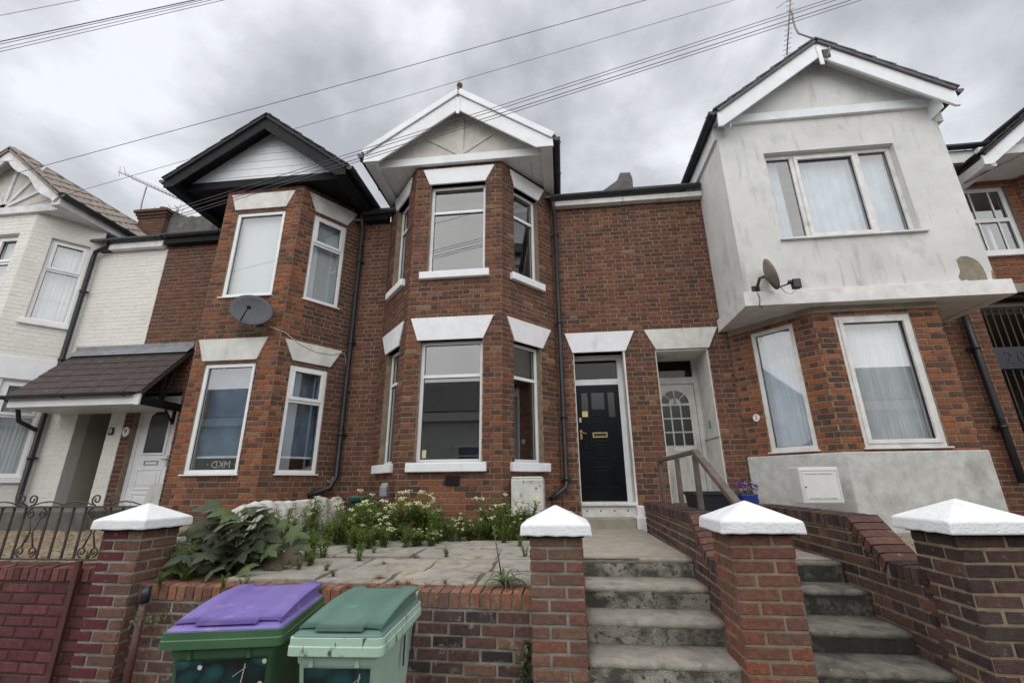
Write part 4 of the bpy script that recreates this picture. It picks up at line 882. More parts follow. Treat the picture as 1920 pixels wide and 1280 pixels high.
MB().box(u_op[0]-.03, u_op[1]+.07, -.1, .05, u_op[2]-.03, u_op[2]-.002, U2.T).build('window_sill', 'upvc_grimy', h2)
pc = [(1793,487),(1800,481),(1812,480),(1824,484),(1834,490),(1842,500),(1848,512),(1853,526),(1846,528),(1832,526),(1822,528),(1812,524),(1803,527),(1797,520),(1800,508)]
MB().prism([U2.uv(*p) for p in pc], -.002, .0015, U2.T).build('bare_patch', 'render_bare', h2)
pc2 = [(1858,505),(1862,510),(1868,524),(1870,530),(1864,530),(1860,520)]
MB().prism([U2.uv(*p) for p in pc2], -.002, .0015, U2.T).build('bare_patch', 'render_bare', h2)
gable(h2, 2.60, 6.00, 7.11, 7.11, 4.29, 8.32, 5.85, 6.08, 9.6, 7.08, 'tile_grey', 'timber' if False else 'white', barge_h=.28, panel='render', soffit_to=6.10, Yg=7.8, boxh=.30, boxw=.31, box_y0=6.11)
MB().box(4.27, 4.33, 5.80, 5.82, 7.80, 8.18).build('barge_joint', 'fascia_white', h2, bevel=.004)
MB().box(1.28, 2.66, 7.07, 7.19, 6.45, 6.55).build('fascia', 'white_paint_old', h2, bevel=.004); gutter(h2, (1.28, 7.03, 6.64), (2.62, 7.03, 6.65), 0)
shell(h2, 1.26, 5.93, .6, 6.66, floors=(1.28, 4.1))
# white door set deep in its porch
Yd = 7.92; dl, dr_ = 1.60, onY(*zd(832,400), Yd).x; zb3 = 1.22; zt3 = onY(*zd(740,385), Yd).z
FE = Face((dl, Yd), (dr_, Yd)); W3 = FE.L; H3 = zt3-zb3
d2 = MB().box(0, W3, -.045, 0, zb3, zt3, FE.T).build('door', 'white_paint_old', h2, bevel=.004)
def gpane(poly, nm='door_glass'): MB().prism(poly, .0005, .005, FE.T).build(nm, 'glass_obscure', d2)
gx = [.14, .40, .63, .87]; gy0, gy1 = zb3+.475*H3, zb3+.82*H3
gl_x0, gl_x1 = .17*W3, .86*W3; cw = (gl_x1-gl_x0)/3; chh = (gy1-gy0)/3
for i in range(3):
    for j in range(3): a = gl_x0+i*cw+.012; b = gl_x0+(i+1)*cw-.012; c_ = gy0+j*chh+.012; d_ = gy0+(j+1)*chh-.012; gpane([(a,c_),(b,c_),(b,d_),(a,d_)])
cx = (gl_x0+gl_x1)/2; Ro = (gl_x1-gl_x0)/2-.01; Ri = Ro*.44
for k in range(4):
    g0, g1 = math.pi*k/4+.05, math.pi*(k+1)/4-.05
    gpane([(cx+Ri*math.cos(g), gy1+.02+Ri*math.sin(g)) for g in (g0,(g0+g1)/2,g1)] + [(cx+Ro*math.cos(g), gy1+.02+Ro*math.sin(g)) for g in (g1,(g0*.33+g1*.67),(g0*.67+g1*.33),g0)])
textmesh('2', .125, lambda u, w_, v: FE.T(cx+u, .006+w_, gy1+.062+v), 'door_numeral', 'print_dark', d2)
MB().box(.36*W3, .68*W3, .001, .012, gy0-.085, gy0-.03, FE.T).build('letter_plate', 'upvc_grimy', d2, bevel=.003)
for a in (.08, .54):
    mb = MB(); rect_frame(mb, FE, a*W3, (a+.38)*W3, zb3+.08*H3, zb3+.39*H3, .02, .0005, .010); mb.build('panel', 'white_paint_old', d2, bevel=.003)
fr = MB(); zfl = onY(*zd(740,345), Yd).z; zfu = onY(*zd(720,228), Yd).z
fr.box(dl-.03, dl-.004, Yd-.03, Yd+.05, 1.2, 3.66); fr.box(dr_+.004, 2.44, Yd-.03, Yd+.05, 1.2, 3.66); fr.box(dl-.004, dr_+.004, Yd-.03, Yd+.05, zt3+.004, zfl); fr.box(dl-.004, dr_+.004, Yd-.03, Yd+.05, zfu, 3.66); fr.build('door_frame', 'white_paint_old', h2, bevel=.005)
MB().add([(dl-.01,Yd,zfl-.01),(dr_+.01,Yd,zfl-.01),(dr_+.01,Yd,zfu+.01),(dl-.01,Yd,zfu+.01)], [(0,1,2,3)]).build('fanlight', 'glass_dark', h2, fixn=False)
rv = MB(); rv.box(2.388, 2.42, 7.215, Yd-.03, 1.0, 3.665); rv.box(1.56, 1.59, 7.215, Yd-.03, 1.0, 3.665); rv.box(1.59, 2.388, 7.215, Yd-.03, 3.64, 3.67); rv.build('door_reveal', 'white_paint_old', h2)
cnd = MB(); cnd.box(2.365, 2.388, 7.52, 7.56, 2.42, 2.54); cnd.box(2.376, 2.388, 7.2, 7.9, 2.25, 2.262); cnd.build('bell_box', 'grey_box', h2)
MB().box(1.57, 2.41, 7.19, Yd, .8, 1.20).build('door_step', 'concrete', h2, bevel=.01)
US = [zd(533,62), zd(972,40), zd(607,180), zd(925,165)]; us = [CW.uv(*p)[0] for p in US]; lintel_uv(h2, CW, *us, 3.668, 4.015, 'white_paint_old', proud=.025, back=-.3)
hn = thing('house_number', 'small round white plaque on brick beside the narrow bay window', 'number sign')
uc, vc = CL.uv(1419, 783); 
MB().prism([(uc+.05*math.cos(g), vc+.055*math.sin(g)) for g in [2*math.pi*k/18 for k in range(18)]], .0, .018, CL.T).build('plate', 'print_white', hn)
textmesh('2', .075, lambda u, w_, v: CL.T(uc+u, .019+w_, vc+v), 'numeral', 'print_dark', hn)

# ---------------- far right house with passage gate
h5 = thing('terraced_house', 'red brick house with white grid window above a barred passage gate', 'house')
GW = Face((5.95,7.2), (7.72,7.2)); GS = Face((7.72,7.2), (8.5,6.3)); GF = Face((8.5,6.3), (9.6,6.3))
g_op = [6.55-5.95, 1.77, .7, 4.36]; wop = [6.35-5.95, 7.58-5.95, 5.08, 6.31]
B = Bricks(h5); fw = backing(GW, 'front_wall', 'mortar', h5, 0, 1.77, .7, 6.45, [g_op, wop]); B.wall(GW, fw, 'brick_red', 0, 1.77, .8, 6.45, [g_op, wop], tint=lambda u,v,hd,rg: (rg.uniform(.4,.95), rg.uniform(.25,.6)) if v > 4.3 else (rg.uniform(0,.8), 0.1), bond='stretcher')
for F in (GS, GF): 
    backing(F, 'front_wall', 'mortar', h5, 0, F.L, .7, 6.75); B.wall(F, fw, 'brick_red', 0, F.L, .8, 6.75, tint=lambda u,v,hd,rg: (rg.uniform(.3,.9), rg.uniform(.1,.4)))
B.flush()
MB().box(.62, 1.77, -.10, .05, 4.36, 4.50, GW.T).build('beam', 'concrete', h5)
w5 = window(h5, GW, wop, rec=.06, t=.07, bars_h=(.5,), glassm='glass', curtain=sheer('net', folds=6, seed=21, gap=lambda a, b: [(a+.5*(b-a), a+.58*(b-a)), (a+.76*(b-a), a+.82*(b-a))], top=.6))
gbz = MB()
for f in (.58, .82): gbz.box(wop[0]+(wop[1]-wop[0])*f-.012, wop[0]+(wop[1]-wop[0])*f+.012, -.092, -.08, wop[2]+.07, wop[3]-.07, GW.T)
gbz.build('glazing_bar', 'upvc', w5)
MB().box(wop[0]-.05, wop[1]+.12, -.06, .06, wop[2]-.09, wop[2]-.002, GW.T).build('window_sill', 'upvc', h5)
MB().box(5.98, 9.0, 6.72, 6.76, 6.47, 6.70).build('fascia', 'upvc', h5); MB().box(5.98, 8.3, 6.76, 7.19, 6.46, 6.48).build('soffit', 'upvc_grimy', h5)
gutter(h5, (5.9, 6.66, 6.74), (9.0, 6.66, 6.76), 0)
pL, pR = onY(1836, 291, 6.3), onY(1920, 217, 6.3); sl = (pR.z-pL.z)/(pR.x-pL.x)
gable(h5, pL.x, pL.x+3.4, pL.z, pL.z, pL.x+1.7, pL.z+1.7*sl, 6.3, 6.5, 9.3, pL.z+.15, 'tile_black', 'white', barge_h=.22, gut=False, Yg=7.0)
pipe(h5, [onY(1806,585,7.12), onY(1838,680,7.12), onY(1872,775,7.12), onY(1918,905,7.12)], .045, collars=[tuple(onY(1829,652,7.12)), tuple(onY(1880,800,7.12))])
shell(h5, 5.96, 9.6, .5, 6.6, floors=(4.3,), slope=.5)
ps = MB(); ps.box(6.50, 6.549, 7.22, 10, .7, 4.36); ps.box(6.549, 8.4, 9.95, 10, .7, 4.36); ps.box(6.549, 8.4, 7.23, 9.95, .6, .75); ps.build('passage_wall', 'plaster_room', h5)
gt = thing('passage_gate', 'tall black barred iron gate with house number panel in the passage mouth', 'gate')
Yg_ = 7.30; gm = MB(); gm.box(6.57, 6.61, Yg_, Yg_+.04, 1.0, 4.22); gm.box(7.62, 7.66, Yg_, Yg_+.04, 1.0, 4.22); gm.box(6.61, 7.62, Yg_, Yg_+.04, 4.17, 4.22); gm.box(6.61, 7.62, Yg_, Yg_+.04, 1.0, 1.05); gm.box(6.61, 7.62, Yg_, Yg_+.04, 1.9, 1.98); gm.build('frame', 'black_paint', gt)
for i in range(9): MB().tube([(6.70+i*.105, Yg_+.02, 1.05), (6.70+i*.105, Yg_+.02, 4.17)], .010, 6).build('bar', 'iron', gt)
MB().box(6.62, 7.61, Yg_-.012, Yg_-.001, 3.18, 3.52).build('number_panel', 'navy', gt)
for tx, xx in (('2', 6.80), ('0', 6.97), ('9', 7.15)): textmesh(tx, .26, lambda u, w_, v: Vector((xx+u, Yg_-.016-w_, 3.35+v)), 'numeral', 'iron', gt)

# ================================================================== chimneys (parts of their houses)
ch = MB(); ch.box(-10.35, -9.62, 8.6, 9.3, 7.0, 8.16); chm = ch.build('chimney', 'mortar', h8)
BC = Bricks(chm, 60)
for F in (Face((-10.36,8.59), (-9.61,8.59)), Face((-9.61,8.59), (-9.61,9.3))): BC.wall(F, chm, 'brick_red', 0, F.L, 7.4, 8.16, tint=lambda u,v,hd,rg: (rg.uniform(0,.4),0))
BC.flush()
for k, e_ in enumerate((.03, .06, .10)): MB().box(-10.35-e_, -9.62+e_, 8.6-e_, 9.3+e_, 8.0+k*.075, 8.07+k*.075).build('corbel', 'brick_red', h8).color = (.06*k, 0, 0, 1)
cp = MB(); rg = random.Random(3)
for i in range(14): cp.ico((-10.36+i*.058+rg.uniform(-.03,.03), 8.65+rg.uniform(0,.4), 8.24), (.09,.12,.06), i, .3)
cp.build('flaunching', 'concrete_dark', h8)
MB().lathe([(.11,0),(.10,.12),(.12,.14),(.09,.15)], (-9.85, 8.75, 8.22), 12).build('chimney_pot', 'terracotta', h8)
pt = MB(); rg = random.Random(9)
for i in range(26):
    b = Vector((rg.uniform(-10.4,-9.3), rg.uniform(8.65,9.1), 8.12)); pt.tube([b, b+Vector((rg.uniform(-.05,.05),rg.uniform(-.03,.03),.18)), b+Vector((rg.uniform(-.12,.12),0,rg.uniform(.22,.36)))], .006, 4)
pt.build('roof_weed', 'leaf_dry', h8)
rb = MB(); n = 12; vs = []
for i in range(n+1):
    x = -9.60 + (1.2)*i/n; zt_ = 8.18 - .14*min(1, i/6) + .03*math.sin(i*2.3)
    vs += [(x, 8.7, 7.0), (x, 8.7, zt_), (x, 9.2, zt_+.02), (x, 9.2, 7.0)]
rb.add(vs, [(4*i+k, 4*i+4+k, 4*i+5+k, 4*i+1+k) for i in range(n) for k in range(3)] + [(0,1,2,3), (4*n,4*n+3,4*n+2,4*n+1)]); rb.build('parapet', 'concrete_dark', ha)
cm = MB(); cm.add([(1.17,8.9,7.4),(1.85,8.9,7.4),(1.87,8.9,8.30),(1.83,8.9,8.47),(1.60,8.9,8.48),(1.52,8.9,8.28),(1.18,8.9,8.03)] + [(1.17,9.4,7.4),(1.85,9.4,7.4),(1.86,9.4,8.30),(1.82,9.4,8.46),(1.61,9.4,8.47),(1.53,9.4,8.28),(1.18,9.4,8.03)],
       [(0,1,2,3,4,5,6),(13,12,11,10,9,8,7)] + [(i,(i+1)%7,7+(i+1)%7,7+i) for i in range(7)]); cm.build('chimney', 'concrete_dark', h2)
MB().add([(-3.75,8.6,7.2),(-3.3,8.6,7.2),(-3.3,8.6,7.75),(-3.62,8.6,7.85),(-3.75,9.0,7.2),(-3.3,9.0,7.2),(-3.3,9.0,7.75),(-3.62,9.0,7.85)], [(0,1,2,3),(4,7,6,5),(0,4,5,1),(1,5,6,2),(2,6,7,3),(3,7,4,0)]).build('parapet', 'mortar_grey', ha)

# ================================================================== ground, pavement, yards
struct(MB().add([(-90,-90,-.14),(90,-90,-.14),(90,90,-.14),(-90,90,-.14)], [(0,1,2,3)]).build('ground', 'soil'), 'bare ground under the street and houses')
struct(MB().box(-60, 60, -7.2, -.9, -.30, -.12).build('road', 'asphalt'), 'grey asphalt road in front of the houses')
pv = MB().box(-60, 60, -.75, 3.6, -.25, 0).build('pavement', 'pavement'); struct(pv, 'paved footway below the garden walls')
for i in range(40): MB().box(-18+i*.915, -18+i*.915+.905, -.9, -.76, -.25, .01).build('kerb', 'concrete', pv)
def slab_ground(name, x0, x1, pts, matn, label, nx=16, amp=.012, seed=1):
    rg = random.Random(seed); ny = 14; mb = MB(); vs = []
    for j in range(ny+1):
        t = j/ny; Y = pts[0][0]+(pts[1][0]-pts[0][0])*t; Z = pts[0][1]+(pts[1][1]-pts[0][1])*t
        for i in range(nx+1): vs.append((x0+(x1-x0)*i/nx, Y, Z+rg.uniform(-amp, amp)))
    mb.add(vs, [(j*(nx+1)+i, j*(nx+1)+i+1, (j+1)*(nx+1)+i+1, (j+1)*(nx+1)+i) for j in range(ny) for i in range(nx)], True)
    b = len(mb.v); mb.box(x0, x1, pts[0][0]+.02, pts[1][0], -.1, min(pts[0][1], pts[1][1])-.05)
    return struct(mb.build(name, matn), label)
yard = slab_ground('front_yard', -3.42, .10, ((3.55,.875),(7.25,1.02)), 'soil', 'raised front yard of soil and stone slabs behind the low brick wall')
yardA = slab_ground('front_yard', -14, -3.55, ((3.6,.93),(7.25,1.10)), 'gravel', 'gravelled yard behind the iron railing', nx=40, amp=.02, seed=2)
yard2 = slab_ground('front_yard', 2.44, 12, ((3.2,.92),(7.25,1.02)), 'gravel', 'gravel yard beside the rendered bay', nx=30, amp=.012, seed=3)
te = MB().box(-14, -6.55, 5.85, 7.4, .6, 1.29).build('terrace', 'concrete_dark', bevel=.02); struct(te, 'low concrete terrace below the two left doorways')
# stone slabs
rg = random.Random(12); row_y = [3.60, 4.02, 4.52, 5.02, 5.55]
def ground_z(y): return .875+(y-3.55)/(7.25-3.55)*(1.02-.875)
for r_ in range(4):
    x = -3.02 + rg.uniform(-.1,.1) + (.35 if r_ == 0 else 0)
    while x < -.32:
        wd = rg.uniform(.48,.86); x1 = min(x+wd, -.20)
        if x1-x < .15: break
        y0, y1 = row_y[r_]+rg.uniform(0,.03), row_y[r_+1]-rg.uniform(.015,.04); k = 3; pts = []
        for a, b in (((x,y0),(x1,y0)),((x1,y0),(x1,y1)),((x1,y1),(x,y1)),((x,y1),(x,y0))):
            for i in range(k): t = i/k; pts.append((a[0]+(b[0]-a[0])*t+rg.uniform(-.018,.018), a[1]+(b[1]-a[1])*t+rg.uniform(-.018,.018)))
        tz, tx, ty = rg.uniform(.016,.034), rg.uniform(-.012,.012), rg.uniform(-.012,.012); n = len(pts); cx, cy = (x+x1)/2, (y0+y1)/2
        vs = [(p[0], p[1], ground_z(p[1])+tz+(p[0]-cx)*tx+(p[1]-cy)*ty) for p in pts]; vs += [(p[0], p[1], p[2]-.06) for p in vs]
        mb = MB(); mb.add(vs, [tuple(range(n)), tuple(range(2*n-1,n-1,-1))]+[(i,(i+1)%n,n+(i+1)%n,n+i) for i in range(n)]); mb.build('slab', 'slab_stone', yard, bevel=.008)
        x = x1+rg.uniform(.012,.035)

# ================================================================== steps and paths
def stairs(label, x0, x1, noses, zpath, yend, seed):
    pth = MB().box(x0, x1, noses[0][0]+.05, yend, .55, zpath-.002).build('path', 'concrete', bevel=.008); struct(pth, label)
    prev = noses[0]
    for i, (Y, z) in enumerate(noses):
        yb = noses[i-1][0]+.06 if i else Y+.09
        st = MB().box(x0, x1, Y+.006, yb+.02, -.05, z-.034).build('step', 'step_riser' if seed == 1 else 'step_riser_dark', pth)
        t = MB(); nx = 14; vs = []; rg = random.Random(seed*50+i)          # tread slab with a worn nose
        for k in range(nx+1):
            x = x0+.001+(x1-x0-.002)*k/nx; a = rg.uniform(-.006,.006); b = rg.uniform(-.006,.003)
            vs += [(x, Y+.012, z-.045), (x, Y+.003+a*.6, z-.038), (x, Y+.002+a, z-.016+b), (x, Y+.018+a, z+b*.6), (x, yb, z+.001), (x, yb, z-.04)]
        t.add(vs, [(6*k+q, 6*k+6+q, 6*k+6+(q+1)%6, 6*k+(q+1)%6) for k in range(nx) for q in range(6)] + [tuple(range(6)), tuple(6*nx+q for q in range(5,-1,-1))], True)
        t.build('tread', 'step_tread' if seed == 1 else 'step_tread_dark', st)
    return pth
NO1 = [(4.344,.975),(3.953,.826),(3.621,.678),(3.303,.536),(3.00,.39),(2.72,.245),(2.44,.10)]
sp = stairs('concrete path and steps climbing to the black front door', .11, 1.07, NO1, .975, 7.0, 1)
pa = MB().box(.112, .62, 4.335, 4.40, .965, .984).build('patch', 'slab_stone', sp, bevel=.004)
NO2 = [(4.32,.965),(4.03,.81),(3.646,.641),(3.333,.513),(3.03,.37),(2.75,.22),(2.47,.08)]
sp2 = stairs('concrete path and steps climbing to the white front door', 1.28, 2.25, NO2, .965, 7.25, 2)

# ================================================================== garden walls and pillars
def coping(B, parent, m, F, u0, u1, vtop, hh=.112, wd=.073, wback=.225, proud=.006, tint=None, slope=0.0, vend=None):
    """bricks on edge along a wall top; slope follows from vtop to vend"""
    n = max(1, int(round((u1-u0)/wd))); du = (u1-u0)/n
    vend = vtop if vend is None else vend; L = math.hypot(u1-u0, vend-vtop); n = max(1, int(round(L/wd))); rg = B.rg
    U3 = (F.u*(u1-u0) + Vector((0,0,vend-vtop))).normalized(); Z3 = U3.cross(-F.n) ; Z3 = Z3 if Z3.z > 0 else -Z3
    for i in range(n):
        t = (i+.5)/n; c = F.T(u0+(u1-u0)*t, proud+rg.uniform(-.003,.004), vtop+(vend-vtop)*t) - Z3*(hh/2) + Z3*rg.uniform(-.004,.003)
        r, tt = (rg.random(), 0)
        if tint: r, tt = tint(rg)
        B.put(parent, m, c, U3, F.n, Z3, L/n-.009, wback, hh, (r, tt, 0, 1))
def solid(F, name, m, parent, prof, thick, front=-.008):
    """wall core: profile polygon (u,v) extruded through the wall"""
    return MB().prism(prof, -thick, front, F.T).build(name, m, parent)
gw = thing('garden_wall', 'low brick retaining wall with brick-on-edge coping behind the wheelie bins', 'wall')
FW = Face((-3.32,3.49), (-.24,3.40)); ztp = .89
core = solid(FW, 'wall_core', 'mortar_grey', gw, [(0,-.05),(FW.L,-.05),(FW.L,ztp-.02),(0,ztp-.02)], .23)
B = Bricks(gw)
B.wall(FW, gw, 'brick_wall', 0, FW.L, 0.0, ztp-.118, bond='stretcher', course=.0765, vbase=ztp-.118-.0765*12, tint=lambda u,v,hd,rg: (rg.random(), .12 if rg.random() < .1 else 0))
coping(B, gw, 'brick_wall', FW, 0, FW.L, ztp, tint=lambda rg: (rg.uniform(.5,1), rg.uniform(.15,.75))); B.flush()
mw = thing('garden_wall', 'maroon painted brick wall under the iron railing', 'wall')
FM = Face((-10.0,3.77), (-3.60,3.56)); core = solid(FM, 'wall_core', 'mortar_maroon', mw, [(0,-.05),(FM.L,-.05),(FM.L,.95),(0,.95)], .23); B = Bricks(mw)
B.wall(FM, mw, 'brick_maroon', 0, FM.L, 0, .865, bond='stretcher', slen=.25, course=.0785, vbase=.865-.0785*12, tint=lambda u,v,hd,rg: (rg.random(), .18 if rg.random() < .05 else 0)); coping(B, mw, 'brick_maroon', FM, 0, FM.L, .985, tint=lambda rg: (rg.random(), rg.uniform(0,.25))); B.flush()
def side_wall(label, xl, thick, yb, yA, yB, yf, z1_, z2_, xback):
    t = thing('garden_wall', label, 'wall'); F = Face((xback, yb), (xl, yf)); L = F.L; k = L/(yb-yf)
    uA, uB = (yb-yA)*k, (yb-yB)*k; hh = .105
    core = solid(F, 'wall_core', 'mortar', t, [(0,-.05),(L,-.05),(L,z2_-.03),(uB,z2_-.03),(uA,z1_-.03),(0,z1_-.03)], thick)
    B = Bricks(t); n = 7; holes = []
    for i in range(n):
        a = uA+(uB-uA)*i/n; b = uA+(uB-uA)*(i+1)/n; zz = z1_-hh+(z2_-z1_)*(i+1)/n; holes.append([a, b, zz, 3])
    holes.append([uB, L+.1, z2_-hh, 3])
    for FF, off in ((F, 0), (Face((xl+thick, yf), (xback+thick, yb)), 1)):
        hs = holes if not off else [[L-h[1], L-h[0], h[2], h[3]] for h in holes]
        B.wall(FF, t, 'brick_brown', 0, L, .0, z1_-hh, hs, vbase=.02, tint=lambda u,v,hd,rg: (rg.random(), .3 if rg.random() < .07 else 0))
    coping(B, t, 'brick_brown', F, 0, uA, z1_, hh, .073, thick+.012); coping(B, t, 'brick_brown', F, uA, uB, z1_, hh, .073, thick+.012, vend=z2_, tint=lambda rg: (rg.uniform(.4,1), .1)); coping(B, t, 'brick_brown', F, uB, L, z2_, hh, .073, thick+.012)
    B.flush(); return t
side_wall('brown brick wall stepping down between the two flights of steps', 1.055, .22, 6.95, 4.25, 3.82, 3.52, 1.345, 1.06, 1.13)
side_wall('brown brick wall sloping down beside the steps to the white door', 2.235, .22, 6.2, 4.10, 3.72, 3.36, 1.335, 1.06, 2.31)
def pillar(label, x0, x1, y0, y1, ztop, m, paintf=None, capr=.062, tint=None, course=.0765, mort='mortar_grey'):
    t = thing('gate_pillar', label, 'pillar', 'brick gate pillars with white pyramid caps')
    MB().box(x0+.008, x1-.008, y0+.008, y1-.008, -.05, ztop).build('core', mort, t)
    B = Bricks(t); fs = [Face((x0,y0),(x1,y0)), Face((x0,y1),(x0,y0)), Face((x1,y0),(x1,y1)), Face((x1,y1),(x0,y1))]
    rg = B.rg
    for fi, F in enumerate(fs):
        k = 0; z = ztop-.002
        while z > .02:
            L = F.L; fr_ = [2/3., 1/3.] if (k+fi) % 2 == 0 else [1/3., 2/3.]; u = 0
            for f in fr_:
                l = L*f; r, tt = rg.random(), 0.0
                if tint: r, tt = tint(rg, f < .5)
                pf = paintf(fi, u+l/2, z, L) if paintf else 0
                U = (F.u + Vector((0,0,rg.uniform(-.012,.012)))).normalized(); Z = F.n.cross(U); Z = Z if Z.z > 0 else -Z
                B.put(t, m, F.T(u+l/2+rg.uniform(-.003,.003), rg.uniform(-.003,.003), z-course/2), U, F.n, Z, l-rg.uniform(.010,.016), .05, course-rg.uniform(.010,.016), (r, tt, pf, 1)); u += l
            z -= course; k += 1
    B.flush()
    a, b, c, d = x0-capr, x1+capr, y0-capr, y1+capr; e_ = .072; ap = .118; cx, cy = (a+b)/2, (c+d)/2
    cm = MB(); rg2 = random.Random(int(x0*100)); N_ = 8; low = []; hi_ = []      # softly uneven cast cap
    def edge(pa, pb, z, j): return [(pa[0]+(pb[0]-pa[0])*i/N_, pa[1]+(pb[1]-pa[1])*i/N_, z+rg2.uniform(-j,j)) for i in range(N_)]
    cs = [(a,c),(b,c),(b,d),(a,d)]
    for i in range(4): low += edge(cs[i], cs[(i+1)%4], ztop, .004)
    ins = .006; cs2 = [(a+ins,c+ins),(b-ins,c+ins),(b-ins,d-ins),(a+ins,d-ins)]
    for i in range(4): hi_ += edge(cs2[i], cs2[(i+1)%4], ztop+e_, .002)
    n = 4*N_; cm.add(low+hi_+[(cx,cy,ztop+e_+ap),(cx,cy,ztop)], [(i,(i+1)%n,n+(i+1)%n,n+i) for i in range(n)] + [(n+i, n+(i+1)%n, 2*n) for i in range(n)] + [((i+1)%n, i, 2*n+1) for i in range(n)])
    cm.build('cap', 'white_cap', t, bevel=.010)
    mo = MB()                                                           # thin black band round the pillar top, just below the cap
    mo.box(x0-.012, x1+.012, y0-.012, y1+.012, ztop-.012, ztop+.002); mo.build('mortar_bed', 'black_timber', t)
    return t
pillar('gate pillar half painted maroon beside the iron railing', -3.62, -3.28, 3.40, 3.76, 1.285, 'brick_pillar', paintf=lambda fi, u, z, L: 1.0 if (fi in (0,) and u < L*.6) or fi == 1 else 0.0, tint=lambda rg, h: (rg.uniform(.1,.9), .15 if rg.random() < .2 else 0))
pillar('red and buff banded brick gate pillar between low wall and steps', -.249, .108, 3.28, 3.64, 1.262, 'brick_pillar', tint=lambda rg, h: (rg.uniform(.3,1), rg.uniform(0,.5) if rg.random() < .5 else 0))
pillar('red brick gate pillar at the foot of the stepped wall between two stairs', 1.02, 1.405, 3.18, 3.54, 1.29, 'brick_pillar', tint=lambda rg, h: (rg.uniform(.2,.8), rg.uniform(.2,.8) if rg.random() < .35 else 0), mort='mortar')
pillar('dark brown brick gate pillar beyond the second flight of steps', 2.235, 2.62, 3.05, 3.42, 1.30, 'brick_brown', tint=lambda rg, h: (rg.uniform(.1,.9), 0), mort='mortar')
# posts clamped to the walls
p0, p1 = onY(142,1051,3.50), onY(142,1051,3.50); pp = MB(); pp.box(p0.x-.02, p0.x+.025, 3.515, 3.545, 0, p0.z); tag(pp.build('steel_post', 'iron_maroon', bevel=.004), 'maroon painted steel post standing against the maroon wall', 'post')
p0 = onY(272,1108,3.40); pp = thing('drain_pipe', 'maroon vent pipe with black cap beside the half painted pillar', 'pipe')
MB().tube([(p0.x,3.41,0),(p0.x,3.41,p0.z-.06)], .026, 12).build('tube', 'iron_maroon', pp); MB().tube([(p0.x,3.41,p0.z-.075),(p0.x,3.41,p0.z-.01),(p0.x,3.42,p0.z+.03)], [.034,.034,.02], 12).build('cap', 'black_plastic', pp)
# iron railing
ir = thing('railing', 'rusty wrought iron railing with scrolls on the maroon wall', 'railing')
Yr = 3.66; xR, xL = -3.64, -9.6
MB().box(xL, xR, Yr-.018, Yr+.018, 1.435, 1.447).build('top_rail', 'iron', ir); MB().box(xL, xR, Yr-.014, Yr+.014, 1.02, 1.032).build('bottom_rail', 'iron', ir)
def spiral(c, r, turns, st, d=1, n=22, flat=True):
    return [(c[0]+r*(1-.75*i/n)*math.cos(st+d*turns*2*math.pi*i/n), c[1], c[2]+r*(1-.75*i/n)*math.sin(st+d*turns*2*math.pi*i/n)) for i in range(n+1)]
for i in range(50):
    x = xR-.12-i*.118
    if i % 5 == 2:
        for s in (-1, 1):
            xb = x + s*.02; top = spiral((xb+s*.035, Yr, 1.385), .042, 1.3, math.pi/2 if s > 0 else math.pi/2, -s); bot = spiral((xb+s*.035, Yr, 1.085), .042, 1.3, -math.pi/2, s)
            MB().tube([(x+s*.055,Yr,1.12),(x+s*.012,Yr,1.23),(x+s*.055,Yr,1.36)], .007, 5).build('heart_bar', 'iron', ir)
            MB().tube(top, .007, 5).build('scroll', 'iron', ir); MB().tube(bot, .007, 5).build('scroll', 'iron', ir)
    else: MB().box(x-.007, x+.007, Yr-.007, Yr+.007, 1.032, 1.435).build('baluster', 'iron', ir)
for cx_ in (-3.98, -4.72, -5.6, -6.5, -7.4, -8.3, -9.2):
    for s in (-1, 1):
        MB().tube(spiral((cx_+s*.055, Yr, 1.50), .048, 1.35, -math.pi/2, s), .007, 5).build('scroll', 'iron', ir)
        MB().tube([(cx_+s*.08,Yr,1.455)]+[(cx_+s*(.08+.30*t), Yr, 1.455+.06*math.sin(t*math.pi)*(.5) - .0*t) for t in (.25,.5,.75,1)], .006, 5).build('scroll', 'iron', ir)
# wooden handrail
hr = thing('handrail', 'weathered wooden handrail with posts beside the white front door', 'handrail')
xh = 1.34
def beam(a, b, w_, h_):
    a, b = Vector(a), Vector(b); d = (b-a).normalized(); s = d.cross(Vector((0,0,1))).normalized(); u = s.cross(d)
    mb = MB(); vs = [p + s*(i*w_/2) + u*(j*h_/2) for p in (a, b) for i, j in ((-1,-1),(1,-1),(1,1),(-1,1))]
    return mb.add(vs, [(0,1,2,3),(7,6,5,4),(0,4,5,1),(1,5,6,2),(2,6,7,3),(3,7,4,0)])
beam((xh,6.62,1.885),(xh,4.80,1.895),.055,.045).build('rail', 'rail_wood', hr, bevel=.008); beam((xh,4.84,1.90),(xh,3.80,1.40),.065,.055).build('rail', 'rail_wood', hr, bevel=.012)
for (y, zt_) in ((6.58,1.86),(5.62,1.86),(4.86,1.86),(3.86,1.40)): MB().box(xh-.024, xh+.024, y-.026, y+.026, .95, zt_).build('post', 'rail_wood', hr, bevel=.005)
